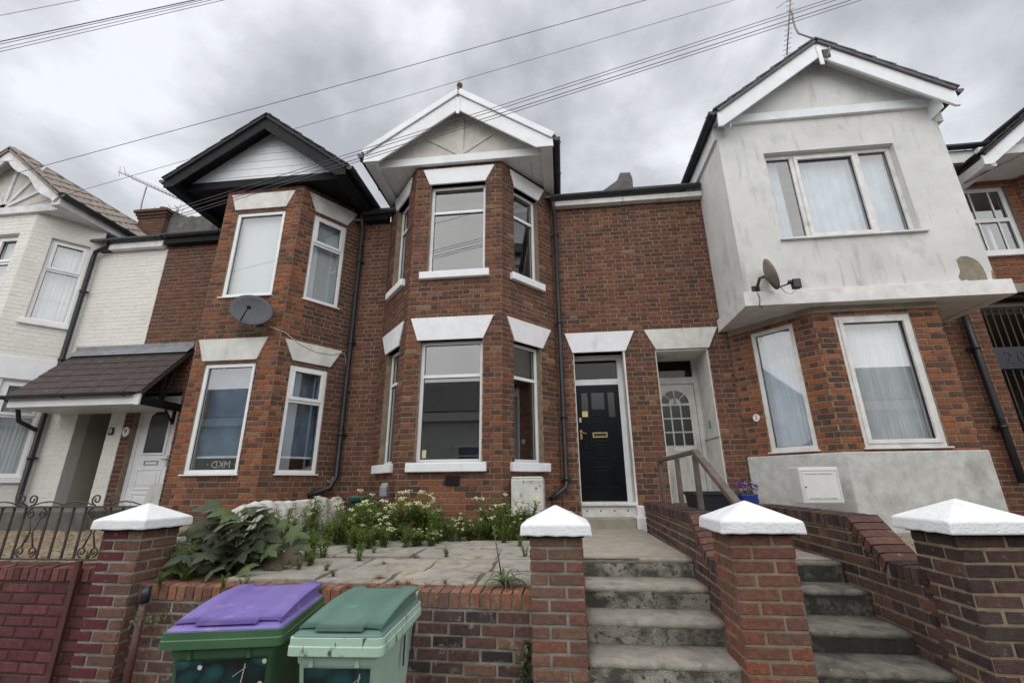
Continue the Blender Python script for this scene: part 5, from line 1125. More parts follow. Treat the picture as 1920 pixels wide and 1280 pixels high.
# rubble boundary wall
rw = MB(); nx, nz = 44, 6; rg = random.Random(21); L0, L1 = 7.15, 3.95
def rub(y, k):
    top = 1.43 if y > 4.9 else 1.43-.26*(4.9-y)/.95
    return top
vs = []
prof = [(-.10,0),(-.11,.35),(-.10,.75),(-.06,1.0),(.06,1.0),(.11,.75),(.12,.35),(.12,0)]
for i in range(nx+1):
    y = L0+(L1-L0)*i/nx; top = rub(y, i)
    for px_, f in prof:
        z = .7+(top-.7)*f; vs.append((-3.53+px_+rg.uniform(-.045,.045), y+rg.uniform(-.03,.03), z+rg.uniform(-.035,.035)))
n = len(prof); rw.add(vs, [(i*n+k, (i+1)*n+k, (i+1)*n+k+1, i*n+k+1) for i in range(nx) for k in range(n-1)] + [tuple(range(n)), tuple(nx*n+k for k in range(n-1,-1,-1))], False)
o = rw.build('boundary_wall', 'rubble'); tag(o, 'crumbling whitewashed rubble wall with moss between the two yards', 'wall')
ss = o.modifiers.new('s', 'SUBSURF'); ss.levels = ss.render_levels = 1

# ================================================================== wheelie bins
def rrect(w, d, r, n=4):
    pts = []
    for cx, cy, a0 in ((w/2-r,-d/2+r,-90),(w/2-r,d/2-r,0),(-w/2+r,d/2-r,90),(-w/2+r,-d/2+r,180)):
        for k in range(n+1): a = rad(a0+90*k/n); pts.append((cx+r*math.cos(a), cy+r*math.sin(a)))
    return pts
def loft(mb, rings, cap0=True, cap1=True, smooth=True, T=None):
    n = len(rings[0]); vs = [p for r in rings for p in r]
    fs = [(i*n+k, i*n+(k+1)%n, (i+1)*n+(k+1)%n, (i+1)*n+k) for i in range(len(rings)-1) for k in range(n)]
    if cap0: fs.append(tuple(range(n-1,-1,-1)))
    if cap1: fs.append(tuple((len(rings)-1)*n+k for k in range(n)))
    mb.add(vs, fs, smooth, T); return mb
def wheelie_bin(label, loc, rz, W, D, zr, body_m, rim_m, lid_m, seed):
    t = thing('wheelie_bin', label, 'wheelie bin', 'wheelie bins by the low wall'); M = Matrix.Translation(loc) @ Matrix.Rotation(rz, 4, 'Z')
    T = lambda x, y, z: M @ Vector((x, y, z))
    ring = lambda w_, d_, z, r, dy=0: [(x, y+dy, z) for x, y in rrect(w_, d_, r)]
    Wb, Db = W*.90, D*.88
    loft(MB(), [ring(Wb*.80,Db*.72,.06,.04,.02), ring(Wb*.83,Db*.76,.30,.04,.01), ring(Wb*.95,Db*.95,zr-.125,.035), ring(Wb*.97,Db*.985,zr-.115,.035), ring(Wb,Db,zr-.055,.035)], T=T).build('body', body_m, t)
    loft(MB(), [ring(W*.95,D*.96,zr-.075,.03), ring(W,D,zr-.07,.03), ring(W,D,zr-.035,.03), ring(W*.985,D*.99,zr-.03,.03), ring(W*.985,D*.99,zr,.03)], T=T, smooth=False).build('rim', rim_m, t)
    lid = MB(); n = 14; prof = []                          # lid: domed front to back, with raised side strips
    xs = [-.5,-.47,-.30,-.285,.285,.30,.47,.5]; up_ = [0,.006,.010,.0,.0,.010,.006,0]
    vs = []
    for j in range(n+1):
        f = j/n; y = -D*.425 + D*.905*f; z = zr + .034 + .042*math.sin(min(1, f*1.08)*math.pi*.62)
        for x, u in zip(xs, up_): vs.append((x*W*.90*(1-.03*(1-f)), y - (.022 if abs(x) < .29 else 0)*(1 if j == 0 else 0), z+u))
    m_ = len(xs); lid.add(vs, [(j*m_+i, j*m_+i+1, (j+1)*m_+i+1, (j+1)*m_+i) for j in range(n) for i in range(m_-1)], True, T)
    low = [T(v[0], v[1], v[2]-.012) for v in vs]; b = len(lid.v); lid.v += [tuple(v) for v in low]
    for j in range(n):
        for i in range(m_-1): lid.f.append((b+j*m_+i, b+(j+1)*m_+i, b+(j+1)*m_+i+1, b+j*m_+i+1)); lid.sm.append(True)
    for j in range(n):
        for i in (0, m_-1): lid.f.append((j*m_+i, (j+1)*m_+i, b+(j+1)*m_+i, b+j*m_+i)); lid.sm.append(False)
    for i in range(m_-1):
        for j in (0, n): lid.f.append((j*m_+i, j*m_+i+1, b+j*m_+i+1, b+j*m_+i)); lid.sm.append(False)
    lo = lid.build('lid', lid_m, t, fixn=False)
    skirt = MB(); rs = []
    for z_, k in ((zr-.012,.955),(zr+.006,.955),(zr+.012,.93)): rs.append(ring(W*k, D*k, z_, .03))
    loft(skirt, rs, T=T)
    sk = []                                                # side cheeks rising under the dome
    for s in (-1, 1):
        pts = []; n2 = 10
        for j in range(n2+1):
            f = j/n2; y = -D*.40+D*.86*f; z = zr+.027+.040*math.sin(min(1,f*1.08)*math.pi*.62); pts.append((y, z))
        poly = [(p[0], zr+.008) for p in pts]+[]; vs2 = [(s*W*.425, y, zr+.008) for y, z in pts] + [(s*W*.415, y, z) for y, z in pts]
        skirt.add(vs2, [(j, j+1, n2+2+j, n2+1+j) for j in range(n2)], True, T)
    skirt.add([(-W*.44,-D*.455,zr+.010),(W*.44,-D*.455,zr+.010),(W*.425,-D*.39,zr+.030),(-W*.425,-D*.39,zr+.030)], [(0,1,2,3)], T=T)
    skirt.build('lid_skirt', lid_m, lo)
    # back hinge handle, wheels
    MB().tube([T(-W*.42,D*.52,zr+.03),T(W*.42,D*.52,zr+.03)], .018, 10).build('handle', body_m, t)
    for s in (-1, 1): MB().tube([T(s*W*.40,D*.40,.10),T(s*W*.46,D*.40,.10)], .10, 18).build('wheel', 'black_plastic', t)
    # side ribs
    for yv in (.06, .22): 
        MB().box(W*.462, W*.472, yv*D/.7-.012, yv*D/.7+.004, zr-.24, zr-.10, T).build('slot', 'black_plastic', t)
    for xv in (-.26, .22): MB().prism([(xv*W-.010, zr-.125),(xv*W+.010,zr-.125),(xv*W+.006,zr-.07),(xv*W-.006,zr-.07)], -Db*.492-.010, -Db*.46, T).build('web', body_m, t)
    # printed sticker wrapped on the front
    zt_ = zr-.135
    fy = lambda z: -(Db*.76/2-.01) - ((Db*.95/2)-(Db*.76/2-.01))*((z-.30)/(zr-.425)) - .003
    fw_ = lambda z: (Wb*.83 + (Wb*.95-Wb*.83)*((z-.30)/(zr-.425)))/2 - .036
    sm = MB(); sm.add([(-fw_(.30),fy(.30),.30),(fw_(.30),fy(.30),.30),(fw_(zt_),fy(zt_),zt_),(-fw_(zt_),fy(zt_),zt_),(-fw_(.30),fy(.30)-.002,.30),(fw_(.30),fy(.30)-.002,.30),(fw_(zt_),fy(zt_)-.002,zt_),(-fw_(zt_),fy(zt_)-.002,zt_)],
                      [(4,5,6,7),(0,4,7,3),(1,2,6,5),(3,7,6,2),(0,1,5,4)], T=T); stk = sm.build('sticker', 'bin_sticker', t)
    pm = MB()
    def bar(a, b, w_):
        a, b = Vector(a), Vector(b); d = (b-a).normalized(); n_ = Vector((-d.y, d.x))*w_/2
        pm.prism([tuple(p) for p in (a-n_, b-n_, b+n_, a+n_)], 0, -.0008, lambda u, w2, v: T(u, fy(v)-.0028+w2, v))
    bar((-.04,zt_-.27),(.015,zt_-.135),.012); bar((.015,zt_-.135),(.06,zt_-.27),.012); bar((-.012,zt_-.21),(.036,zt_-.21),.010)
    bar((.11,zt_-.02),(.085,zt_-.17),.005); bar((.085,zt_-.17),(.12,zt_-.21),.004); bar((.055,zt_-.075),(.115,zt_-.035),.003); bar((-.03,zt_-.125),(.02,zt_-.135),.004); bar((.02,zt_-.10),(.032,zt_-.15),.004)
    pm.prism([(.045+.016*math.cos(g), zt_-.158+.016*math.sin(g)) for g in [2*math.pi*k/14 for k in range(14)]], 0, -.0008, lambda u, w2, v: T(u, fy(v)-.0028+w2, v))
    pm.build('print', 'print_pale', stk)
    return t
wheelie_bin('green wheelie bin with scuffed purple lid', (-1.765,2.67,0), rad(12), .575, .72, .925, 'bin_green', 'bin_green', 'bin_purple', 1)
wheelie_bin('pale green wheelie bin with darker teal lid', (-1.10,2.62,0), rad(3), .455, .72, .925, 'bin_pale', 'bin_pale_rim', 'bin_teal', 2)

# ================================================================== fittings on the walls
# grey dish on the bay with the black gable
def dish(name, label, c, nrm, rx, ry, m_, rot, lnb, mount, arm_m='black_plastic', dpt=.06):
    t = thing(name, label, 'satellite dish'); nrm = Vector(nrm).normalized(); a = nrm.cross(Vector((0,0,1))).normalized(); b = a.cross(nrm)
    a2 = a*math.cos(rot)+b*math.sin(rot); b2 = -a*math.sin(rot)+b*math.cos(rot); c = Vector(c); mb = MB(); vs = []; R_, Sg = 6, 28
    for i in range(R_+1):
        f = i/R_
        for k in range(Sg): g = 2*math.pi*k/Sg; vs.append(c + a2*(rx*f*math.cos(g)) + b2*(ry*f*math.sin(g)) + nrm*(dpt*f*f))
    fs = [(i*Sg+k, i*Sg+(k+1)%Sg, (i+1)*Sg+(k+1)%Sg, (i+1)*Sg+k) for i in range(1, R_) for k in range(Sg)] + [tuple(Sg+k for k in range(Sg))]
    mb.add([tuple(v) for v in vs], fs, True); o = mb.build('reflector', m_, t)
    sd_ = o.modifiers.new('solid', 'SOLIDIFY'); sd_.thickness = .008
    low = c - b2*ry*.92 + nrm*dpt; mid = c - nrm*.03
    MB().tube([mid, low - nrm*.03, Vector(lnb)], .011, 8).build('arm', arm_m, t)
    l = Vector(lnb); d = (c - l).normalized(); MB().tube([l - d*.06, l + d*.01, l + d*.04], [.022,.026,.032], 12).build('receiver', 'black_plastic', t)
    mt = MB(); mt.tube([mid, mid - nrm*.06, Vector(mount)], .02, 8); mt.box(mount[0]-.05, mount[0]+.05, mount[1]-.012, mount[1]+.02, mount[2]-.07, mount[2]+.07); mt.build('bracket', arm_m, t)
    return t
c = onY(473,585,6.06); dish('satellite_dish', 'grey satellite dish below the upper window of the black gabled house', c, (.30,-.90,.24), .345, .265, 'dish_grey', rad(30), c+Vector((.16,-.30,-.04)), (c.x+.02, 6.24, c.z-.08))
c = onY(1437,517,5.92); dish('satellite_dish', 'rusty satellite dish seen side-on on the white rendered wall', c, (.955,-.17,.25), .19, .235, 'dish_rust', 0, onY(1484,530,5.78), (onY(1418,545,6.08).x, 6.085, onY(1418,545,6.08).z), 'iron')
lb_ = onY(1492,529,5.76); tag(MB().box(lb_.x-.05, lb_.x+.05, lb_.y-.04, lb_.y+.04, lb_.z-.09, lb_.z+.04).build('receiver_box', 'black_plastic', bevel=.01), 'black receiver unit hanging at the end of the side-on dish arm', 'receiver')
# cables
def cable(label, pts, r=.006, m_='cable_white', name='cable'):
    return tag(MB().tube(pts, r, 6).build(name, m_), label, 'cable')
cable('pale cable looping down the brick bay from the grey dish', [onY(505,612,6.2), AR.T(.05,.02,AF.uv(520,622)[1])] + [AR.T(*(lambda q: (q[0], .025, q[1]))(AR.uv(*p))) for p in ((560,645),(590,660),(620,665),(645,662),(648,690),(640,760),(634,830),(626,890),(618,905),(612,900))])
cable('short white cable loop under the grey dish', [onY(468,608,6.1), onY(469,616,6.15), onY(474,616,6.18), onY(479,609,6.2)], .005)
cable('black cable drooping from the rusty dish to the soffit', [onY(1420,548,6.04), onY(1425,560,6.03), onY(1424,572,6.03), onY(1430,577,6.03)], .005, 'black_plastic')
cable('thin black cable looping below the dish receiver', [onY(1463,538,5.84), onY(1474,549,5.84), onY(1484,551,5.80), onY(1494,541,5.76)], .004, 'black_plastic')
# meter boxes
mb_ = thing('meter_box', 'grimy white meter cabinet with rounded top under the side bay window', 'meter box')
F = Face((-.93,6.02+.10), (-.36,6.62+.10)); 
FM_ = Face((onY(958,925,6.30).x, 6.30), (onY(1019,925,6.30).x, 6.30)); zt_, zb_2 = onY(985,893,6.30).z, onY(985,966,6.30).z
mbx = MB(); mbx.box(0, FM_.L, -.42, 0, zb_2, zt_-.03, FM_.T); mbx.prism([(0,zt_-.03),(FM_.L,zt_-.03),(FM_.L-.015,zt_),(.015,zt_)], -.42, -.005, FM_.T); mbx.build('cabinet', 'meter_white', mb_, bevel=.03)
dm = MB(); rect_frame(dm, FM_, FM_.L*.34, FM_.L*.97, zb_2+.03, zt_-.05, .012, .0005, .006); dm.box(FM_.L*.39, FM_.L*.92, .0005, .004, zt_-.085, zt_-.075, FM_.T); dm.build('door_panel', 'meter_white', mb_)
MB().box(.02, FM_.L-.02, -.40, -.08, .95, zb_2, FM_.T).build('plinth', 'black_timber', mb_)
m2 = thing('meter_box', 'clean white meter cupboard on the rendered plinth of the bay', 'meter box')
FQ = Face((onY(1501,905,5.99).x, 5.99), (onY(1573,905,5.99).x+.02, 5.99)); zt_, zb_2 = onY(1535,875,5.99).z, onY(1540,944,5.99).z
MB().box(0, FQ.L, -.255, 0, zb_2, zt_, FQ.T).build('cupboard', 'meter_clean', m2, bevel=.01)
dm = MB(); rect_frame(dm, FQ, .012, FQ.L-.012, zb_2+.015, zt_-.03, .012, .0005, .008); dm.box(.035, FQ.L-.035, .0005, .006, zb_2+.04, zt_-.055, FQ.T); dp = dm.build('door_panel', 'meter_clean', m2, bevel=.004)
sl_ = MB()
for a, b in ((.14,.46),(.50,.84)):
    for zz in (zb_2+.055, zt_-.085): sl_.box(FQ.L*a, FQ.L*b, .0065, .0075, zz, zz+.008, FQ.T)
sl_.build('slot', 'grey_box', dp)
MB().tube([FQ.T(.05,.005,(zb_2+zt_)/2-.02), FQ.T(.05,.010,(zb_2+zt_)/2-.02)], .010, 10).build('lock', 'black_plastic', dp)
gbx = onY(721,905,6.27); gb2 = thing('pipe_cover', 'small grey cable cover with a dark pipe on the bay corner', 'pipe cover')
q0, q1 = onY(721,904,6.22), onY(721,931,6.22); MB().add([(q0.x-.05,6.18,q1.z),(q0.x+.05,6.18,q1.z),(q0.x+.05,6.18,q0.z-.06),(q0.x-.05,6.18,q0.z-.06),(q0.x-.05,6.249,q1.z),(q0.x+.05,6.249,q1.z),(q0.x+.05,6.249,q0.z),(q0.x-.05,6.249,q0.z)], [(0,1,2,3),(4,7,6,5),(0,4,5,1),(1,5,6,2),(2,6,7,3),(3,7,4,0)]).build('cover', 'grey_box', gb2, bevel=.012)
MB().tube([(q0.x+.01,6.215,q1.z),(q0.x+.01,6.215,.98)], .028, 10).build('pipe', 'iron', gb2)

# ================================================================== aerials and wires
def aerial(label, mast, boom, els, r=.012, elr=.005):
    t = thing('aerial', label, 'aerial'); MB().tube(mast, r, 8).build('mast', 'galvanised', t); MB().tube(boom, r*.75, 6).build('boom', 'galvanised', t)
    for a, b in els: MB().tube([a, b], elr, 5).build('element', 'galvanised', t)
    return t
Ya = 8.6; b0, b1 = onY(222,322,Ya-.2), onY(333,372,Ya+.2); els = []
for i in range(15):
    p = b0.lerp(b1, .12+.88*i/14); els.append((p+Vector((-.02,-.14,.05)), p+Vector((.02,.14,-.02)))) if i else None
els += [(b0+Vector((0,0,.16)), b0+Vector((.04,0,.02))), (b0+Vector((.06,0,-.15)), b0+Vector((.04,0,.02))), (b0+Vector((.18,-.05,.10)), b0+Vector((.20,.05,-.10)))]
aerial('television aerial on a thin mast above the corbelled chimney', [onY(268,415,Ya), onY(263,398,Ya), onY(266,380,Ya), onY(275,350,Ya)], [b0, b1], els, r=.016)
Ya = 5.80; m0 = [onY(1551,108,Ya), onY(1556,90,Ya), onY(1549,78,Ya+.05), onY(1520,71,Ya+.1), onY(1497,63,Ya+.1), onY(1491,52,Ya+.1), onY(1488,42,Ya+.1), onY(1485,25,Ya+.1), onY(1481,20,Ya+.1)]
b0, b1 = onY(1475.3,103,Ya+.25), onY(1486,-55,Ya-.1); els = []
for i in range(18):
    p = b0.lerp(b1, i/17*.98+.01); els.append((p+Vector((-.065,0,-.03)), p+Vector((.065,0,.03))))
els.append((onY(1456,16,Ya), onY(1484,-4,Ya)))
ae = aerial('large television aerial on a cranked pole at the white gable', m0, [b0, b1], els, r=.014)
q = onY(1548,100,Ya+.02); MB().box(q.x-.05, q.x+.05, q.y-.02, q.y+.10, q.z-.09, q.z+.06).build('clamp', 'iron', ae)
Yw_ = 4.55
def wire(label, a, b, Y0=Yw_, Y1=Yw_, r=.0042, sag=.05):
    pa, pb = onY(*a, Y0), onY(*b, Y1); n = 14; tag(MB().tube([pa.lerp(pb, i/n) - Vector((0,0,sag*4*(i/n)*(1-i/n))) for i in range(n+1)], r, 6).build('overhead_wire', 'wire'), label, 'wire', 'overhead wires across the street')
def ext(a, b, x0, x1):
    s = (b[1]-a[1])/(b[0]-a[0]); return (x0, a[1]+s*(x0-a[0])), (x1, a[1]+s*(x1-a[0]))
TW = 'thin overhead wire crossing the cloudy sky above the roofs'
a, b = ext((0,28),(145,0),-500,700); wire(TW, a, b, sag=.02)
for i, (x1, y0, rr_) in enumerate(((360,77,.008),(375,82,.005),(392,90,.0045),(415,96,.0045))): a, b = ext((0,y0),(x1,0),-500,1000); wire('overhead wire in the close bundle at the sky corner', a, b, sag=.02, r=rr_)
a, b = ext((80,308),(1200,0),-400,1700); wire('long thin wire passing over all the gables except the rendered one', a, b)
a, b = ext((150,355),(1370,0),-400,1850); wire('long thin wire passing just behind the terracotta finial', a, b, Y0=6.4, Y1=6.4)
for (xt, yl, r_) in ((1545,402,.0042),(1563,408,.0042),(1592,416,.005),(1612,421,.0042)):
    a, b = (325, yl-10), (xt, 0); a, b = ext(a, b, 325, 1800); wire('one of four wires running from the black gable corner past the white gable', a, b, Y0=5.0, Y1=4.6, sag=.03, r=r_)
a, b = ext((1785,293),(1868,253),1770,2050); wire('thin pale wire behind the rendered house', a, b, 9.5, 9.5, .008, .0)
a, b = ext((1805,345),(1920,286),1808,2050); wire('thick black cable running from the rendered house past the grid window', a, b, 6.55, 5.9, .013, .0)

# ================================================================== pots and bucket
bk = thing('bucket', 'dark green plastic tub standing by the boundary wall', 'tub')
cb_ = onY(671,965,6.55); MB().lathe([(.105,0),(.125,.20),(.14,.21),(.145,.25),(.135,.25),(.115,.02),(0.01,.015)], (cb_.x, 6.55, 1.18), 24).build('tub', 'bucket_green', bk)
MB().lathe([(.148,.235),(.153,.245),(.153,.262),(.14,.268)], (cb_.x, 6.55, 1.18), 24).build('rim', 'bucket_green', bk)
MB().box(cb_.x-.16, cb_.x+.16, 6.4, 6.7, .98, 1.18).build('stand', 'black_timber', bk)
pl_ = thing('planter', 'black square planter behind the handrail', 'planter'); 
MB().add([(1.72,6.35,.96),(2.08,6.35,.96),(2.08,6.7,.96),(1.72,6.7,.96),(1.66,6.30,1.46),(2.14,6.30,1.46),(2.14,6.76,1.46),(1.66,6.76,1.46)], [(0,3,2,1),(0,1,5,4),(1,2,6,5),(2,3,7,6),(3,0,4,7)]).build('tub', 'pot_black', pl_)
rmb = MB(); rect_frame(rmb, Face((1.64,6.29),(2.16,6.29)), 0, .52, 1.44, 1.48, .02, -.02, .0); rmb.box(1.64,2.16,6.28,6.31,1.44,1.475); rmb.box(1.64,1.67,6.31,6.77,1.44,1.475); rmb.box(2.13,2.16,6.31,6.77,1.44,1.475); rmb.box(1.64,2.16,6.77,6.8,1.44,1.475); rmb.box(1.69,2.11,6.33,6.74,1.40,1.42); rmb.build('rim', 'pot_black', pl_)
bp = thing('flower_pot', 'round blue glazed pot of purple pansies against the white plinth', 'flower pot')
P0 = Vector((2.37,6.42,.97)); MB().lathe([(.075,.26),(.11,.30),(.125,.38),(.12,.45),(.128,.47),(.118,.475),(.10,.44),(.01,.43)], P0, 24).build('pot', 'pot_blue', bp); MB().box(P0.x-.13,P0.x+.13,P0.y-.13,P0.y+.13,.9,1.232).build('stand', 'pot_black', bp)

# ================================================================== plants
def leaf_quads(mb, base, d, L, W_, droop=.3, fold=.25):
    """one pointed leaf of 4 triangles/quads from base along d"""
    d = d.normalized(); s = d.cross(Vector((0,0,1))); s = s.normalized() if s.length > .1 else Vector((1,0,0)); u = s.cross(d)
    m_ = base + d*L*.45 + u*(-.0); t = base + d*L - Vector((0,0,droop*L))
    mb.add([base, m_ + s*W_*.5 + u*fold*W_, t, m_ - s*W_*.5 + u*fold*W_, m_], [(0,4,1),(1,4,2),(0,3,4),(3,2,4)], True)
def weed_meshes(seed, h, spread, nst):
    rg = random.Random(seed); lf = MB(); fl = MB()
    for i in range(nst):
        g = rg.uniform(0, 6.28); r0 = rg.uniform(0,.05); tip = Vector((math.cos(g)*spread*rg.uniform(.2,1), math.sin(g)*spread*rg.uniform(.2,1), h*rg.uniform(.6,1.05)))
        b = Vector((math.cos(g)*r0, math.sin(g)*r0, 0)); mid = b.lerp(tip, .5) + Vector((-tip.x*.15, -tip.y*.15, h*.08)); pts = [b, mid, tip]
        lf.tube(pts, [.005,.004,.003], 3, cap=False)
        nl = rg.randint(12, 17)
        for k in range(nl):
            f = .08+.90*k/nl; p = b.lerp(mid, f*2) if f < .5 else mid.lerp(tip, f*2-1); a = k*2.4+rg.uniform(-.4,.4)
            leaf_quads(lf, p, Vector((math.cos(a), math.sin(a), rg.uniform(.15,.9))), rg.uniform(.05,.09)*(1.15-.4*f), rg.uniform(.020,.034), rg.uniform(.1,.4))
        if rg.random() < .32:
            for k in range(rg.randint(14,24)):
                p = tip + Vector((rg.gauss(0,.017), rg.gauss(0,.017), rg.uniform(.0,.03))); s_ = rg.uniform(.006,.011); a = rg.uniform(0,3)
                fl.add([p+Vector((math.cos(a)*s_,math.sin(a)*s_,0)), p+Vector((-math.sin(a)*s_,math.cos(a)*s_,.003)), p-Vector((math.cos(a)*s_,math.sin(a)*s_,0)), p+Vector((math.sin(a)*s_,-math.cos(a)*s_,.003)), p+Vector((0,0,s_))], [(0,1,4),(1,2,4),(2,3,4),(3,0,4),(0,3,2,1)], True)
    me = lf.mesh('foliage', False); me.materials.append(MATS['leaf_weed']); fm = None
    if fl.v: fm = fl.mesh('flower_heads', False); fm.materials.append(MATS['petal_white'])
    return me, fm
WM = [weed_meshes(100+i, .40, .20, 13) for i in range(6)]
rg = random.Random(31)
def weed(x, y, z, s, flowers, k=None, label=None, group=None):
    me, fm = WM[rg.randrange(6) if k is None else k]
    t = thing('flowering_weed', 'bushy green weed with cream flower heads growing along the bay base' if flowers else 'leafy green weed without flowers growing at the yard edge', 'weed', 'flowering weeds along the house' if flowers else 'leafy weeds in the yard')
    if label: t['label'] = label; t['group'] = group
    t.location = (x, y, z); t.rotation_euler = (0,0,rg.uniform(0,6.28)); t.scale = (s, s, s*rg.uniform(.85,1.1))
    o = bpy.data.objects.new('foliage', me); col.objects.link(o); o.parent = t; o['kind'] = 'stuff'
    if flowers and fm: o = bpy.data.objects.new('flower_heads', fm); col.objects.link(o); o.parent = t; o['kind'] = 'stuff'
for i in range(60):                                           # band below the bay
    x = -3.25 + 2.95*(i+.5)/60 + rg.uniform(-.06,.06); front = 4.95 + max(0, (x+2.6))*.33
    y = rg.uniform(front, min(6.05, front+1.05)); hgt = .72 if -3.25 < x < -2.75 else 1.1 if x < -2.3 else (.95 if abs(x+1.85) < .35 else (.9 if abs(x+.75) < .3 else .68)); s = rg.uniform(.65,1.1)*hgt
    weed(x, y, ground_z(y)-.01, s, rg.random() < .38)
for x, y, s in ((-1.95,5.65,1.45),(-1.78,5.75,1.3),(-2.15,5.75,1.2),(-2.55,5.9,1.2),(-3.28,5.9,1.2),(-2.62,5.5,1.0),(-.72,5.85,1.2),(-.95,5.8,1.1),(-2.5,6.0,1.2),(-.45,5.9,1.2),(-3.2,5.2,1.1)): weed(x, y, ground_z(y), s, True)
for p in ((330,1070,.6),(322,1050,.55),(350,1078,.4),(300,1085,.3),(585,1055,.35),(560,1065,.3),(420,1090,.25),(455,1095,.30),(655,1040,.30),(672,1050,.42),(700,1040,.25),(838,1045,.30),(610,1068,.28),(626,1074,.2),(975,1030,.4),(985,1045,.3),(955,1020,.4)):
    q = onZ(p[0], p[1], .93); weed(q.x, q.y, ground_z(q.y)+.01, p[2], False, label='small leafy weed sprouting in a joint of the yard paving', group='weeds in the paving joints')
for i in range(34):
    x = rg.uniform(-2.9,-.35); front = 4.85 + max(0, (x+2.6))*.33; y = rg.uniform(front-.12, front+.35); weed(x, y, ground_z(y)-.005, rg.uniform(.42,.7), rg.random() < .2)
for x, y, s_ in ((-3.2,3.78,.75),(-3.12,3.68,.65),(-3.25,3.95,.9),(-3.05,3.64,.45),(-2.45,4.35,.55),(-2.35,4.5,.6),(-2.5,4.6,.7),(-2.3,4.15,.4)): weed(x, y, ground_z(y), s_, False, label='bright green bushy weed growing round the maple-leaved shrub', group='weeds round the shrub')
# strap leaved clump and grass
def strap(label, c, n, L, W_, m_, seed, name, cat, group=None, arch=.5):
    rg = random.Random(seed); mb = MB()
    for i in range(n):
        g = rg.uniform(0,6.28); l = L*rg.uniform(.6,1.1); k = 5; vs = []; e0 = rg.uniform(.5,1.2); d = Vector((math.cos(g), math.sin(g), 0)); s = Vector((-d.y, d.x, 0))
        p = Vector(c); an = e0
        for j in range(k+1):
            w_ = W_*(1-.15*j if j < k else .02)*(.6 if j == 0 else 1); vs += [p + s*w_*.5, p - s*w_*.5]
            p = p + (d*math.cos(an) + Vector((0,0,1))*math.sin(an))*(l/k); an -= arch*rg.uniform(.6,1.2)
        mb.add(vs, [(2*j,2*j+1,2*j+3,2*j+2) for j in range(k)], True)
    o = mb.build(name, m_, fixn=False); return tag(o, label, cat, group)
q = onZ(945,1092,.915); strap('strap-leaved green clump beside the banded pillar', (q.x,q.y,.90), 26, .26, .028, 'leaf_grass', 5, 'lily_clump', 'plant')
sm = MB(); b_ = Vector((q.x-.02,q.y+.05,.92)); tp = onY(925,985,3.65); sm.tube([b_, b_.lerp(tp,.5), tp], [.006,.005,.003], 5)
fo = sm.build('dead_stalk', 'stalk'); tag(fo, 'tall dry seed stalk rising from the strap-leaved clump', 'stalk')
for k in range(10): p = tp.lerp(b_, k*.022)+Vector((rg.uniform(-.015,.015),0,0)); MB().ico(p, (.008,.008,.010), k, .2).build('seed_head', 'stalk', fo)
for i, (px_, py_, n) in enumerate(((712,1085,24),(745,1092,16),(765,1092,14),(690,1097,14),(835,1092,10),(800,1096,12),(778,1052,20),(600,1098,16),(870,1098,8),(655,1098,14),(720,1062,14))):
    q = onZ(px_, py_, .90); strap('tuft of dry straw-coloured grass in a joint between yard slabs', (q.x, q.y, ground_z(max(3.55,q.y))+.015), n*2, .085, .006, 'leaf_dry', 60+i, 'grass_tuft', 'grass', 'dry grass tufts in the yard', .3)
for i, (px_, py_) in enumerate(((98,1055),(70,1052),(112,1058))):
    q = onZ(px_, py_, .99); strap('small green tuft sprouting under the iron railing', (q.x, 3.62, .98), 16, .08, .008, 'leaf_grass', 80+i, 'grass_tuft', 'grass', 'tufts under the railing', .3)
# maple-leaved shrub
def maple_leaf():
    o = [(0,0),(.10,-.05),(.30,-.08),(.24,.06),(.46,.12),(.36,.24),(.52,.44),(.30,.42),(.22,.52),(.16,.48),(.12,.72),(0,1.0)]
    pts = o + [(-x, y) for x, y in reversed(o[1:-1])]; return pts
LP = maple_leaf(); LM = {}
for m_ in ('leaf_maple', 'leaf_maple_dark', 'leaf_maple_red'):
    mb = MB(); n = len(LP); vs = [(x*1.18, y, -.35*abs(x)**1.3 - .25*y*y) for x, y in LP] + [(0,.4,.02)]; mb.add(vs, [(i,(i+1)%n,n) for i in range(n)], True); me = mb.mesh('leaf', False); me.materials.append(MATS[m_]); LM[m_] = me
sh_ = thing('shrub', 'maple-leaved shrub of dark green and bronze leaves by the half painted pillar', 'shrub'); rg = random.Random(77)
C0 = Vector((-2.92, 4.0, .90)); stem = MB()
for i in range(120):
    g = rg.uniform(0,6.28); el = rg.uniform(.05,1.45); rr_ = rg.uniform(.55,1.0) if i % 3 else rg.uniform(.2,.6)
    d = Vector((math.cos(g)*math.cos(el), math.sin(g)*math.cos(el), math.sin(el))); p = C0 + Vector((d.x*.50, d.y*.42, d.z*.56))*rr_ + Vector((0,0,.03))
    if p.x < -3.45: p.x = -3.45+rg.uniform(0,.1)
    stem.tube([C0 + Vector((d.x*.1,d.y*.1,.0)), C0.lerp(p,.6)+Vector((0,0,.04)), p], .004, 3, cap=False)
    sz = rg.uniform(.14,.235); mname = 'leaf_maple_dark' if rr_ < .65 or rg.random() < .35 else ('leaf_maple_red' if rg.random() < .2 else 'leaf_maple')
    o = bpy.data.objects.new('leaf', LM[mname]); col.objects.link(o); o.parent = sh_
    yv = Vector((d.x, d.y-.35, d.z*.25-.25)).normalized(); nv = (d*.4 + Vector((rg.uniform(-.35,.35), -.95, .5))).normalized(); xv = yv.cross(nv).normalized(); nv = xv.cross(yv)
    M = Matrix((xv*sz, yv*sz, nv*sz)).transposed().to_4x4(); M.translation = p; o.matrix_world = M
stem.build('stems', 'stem_red', sh_)
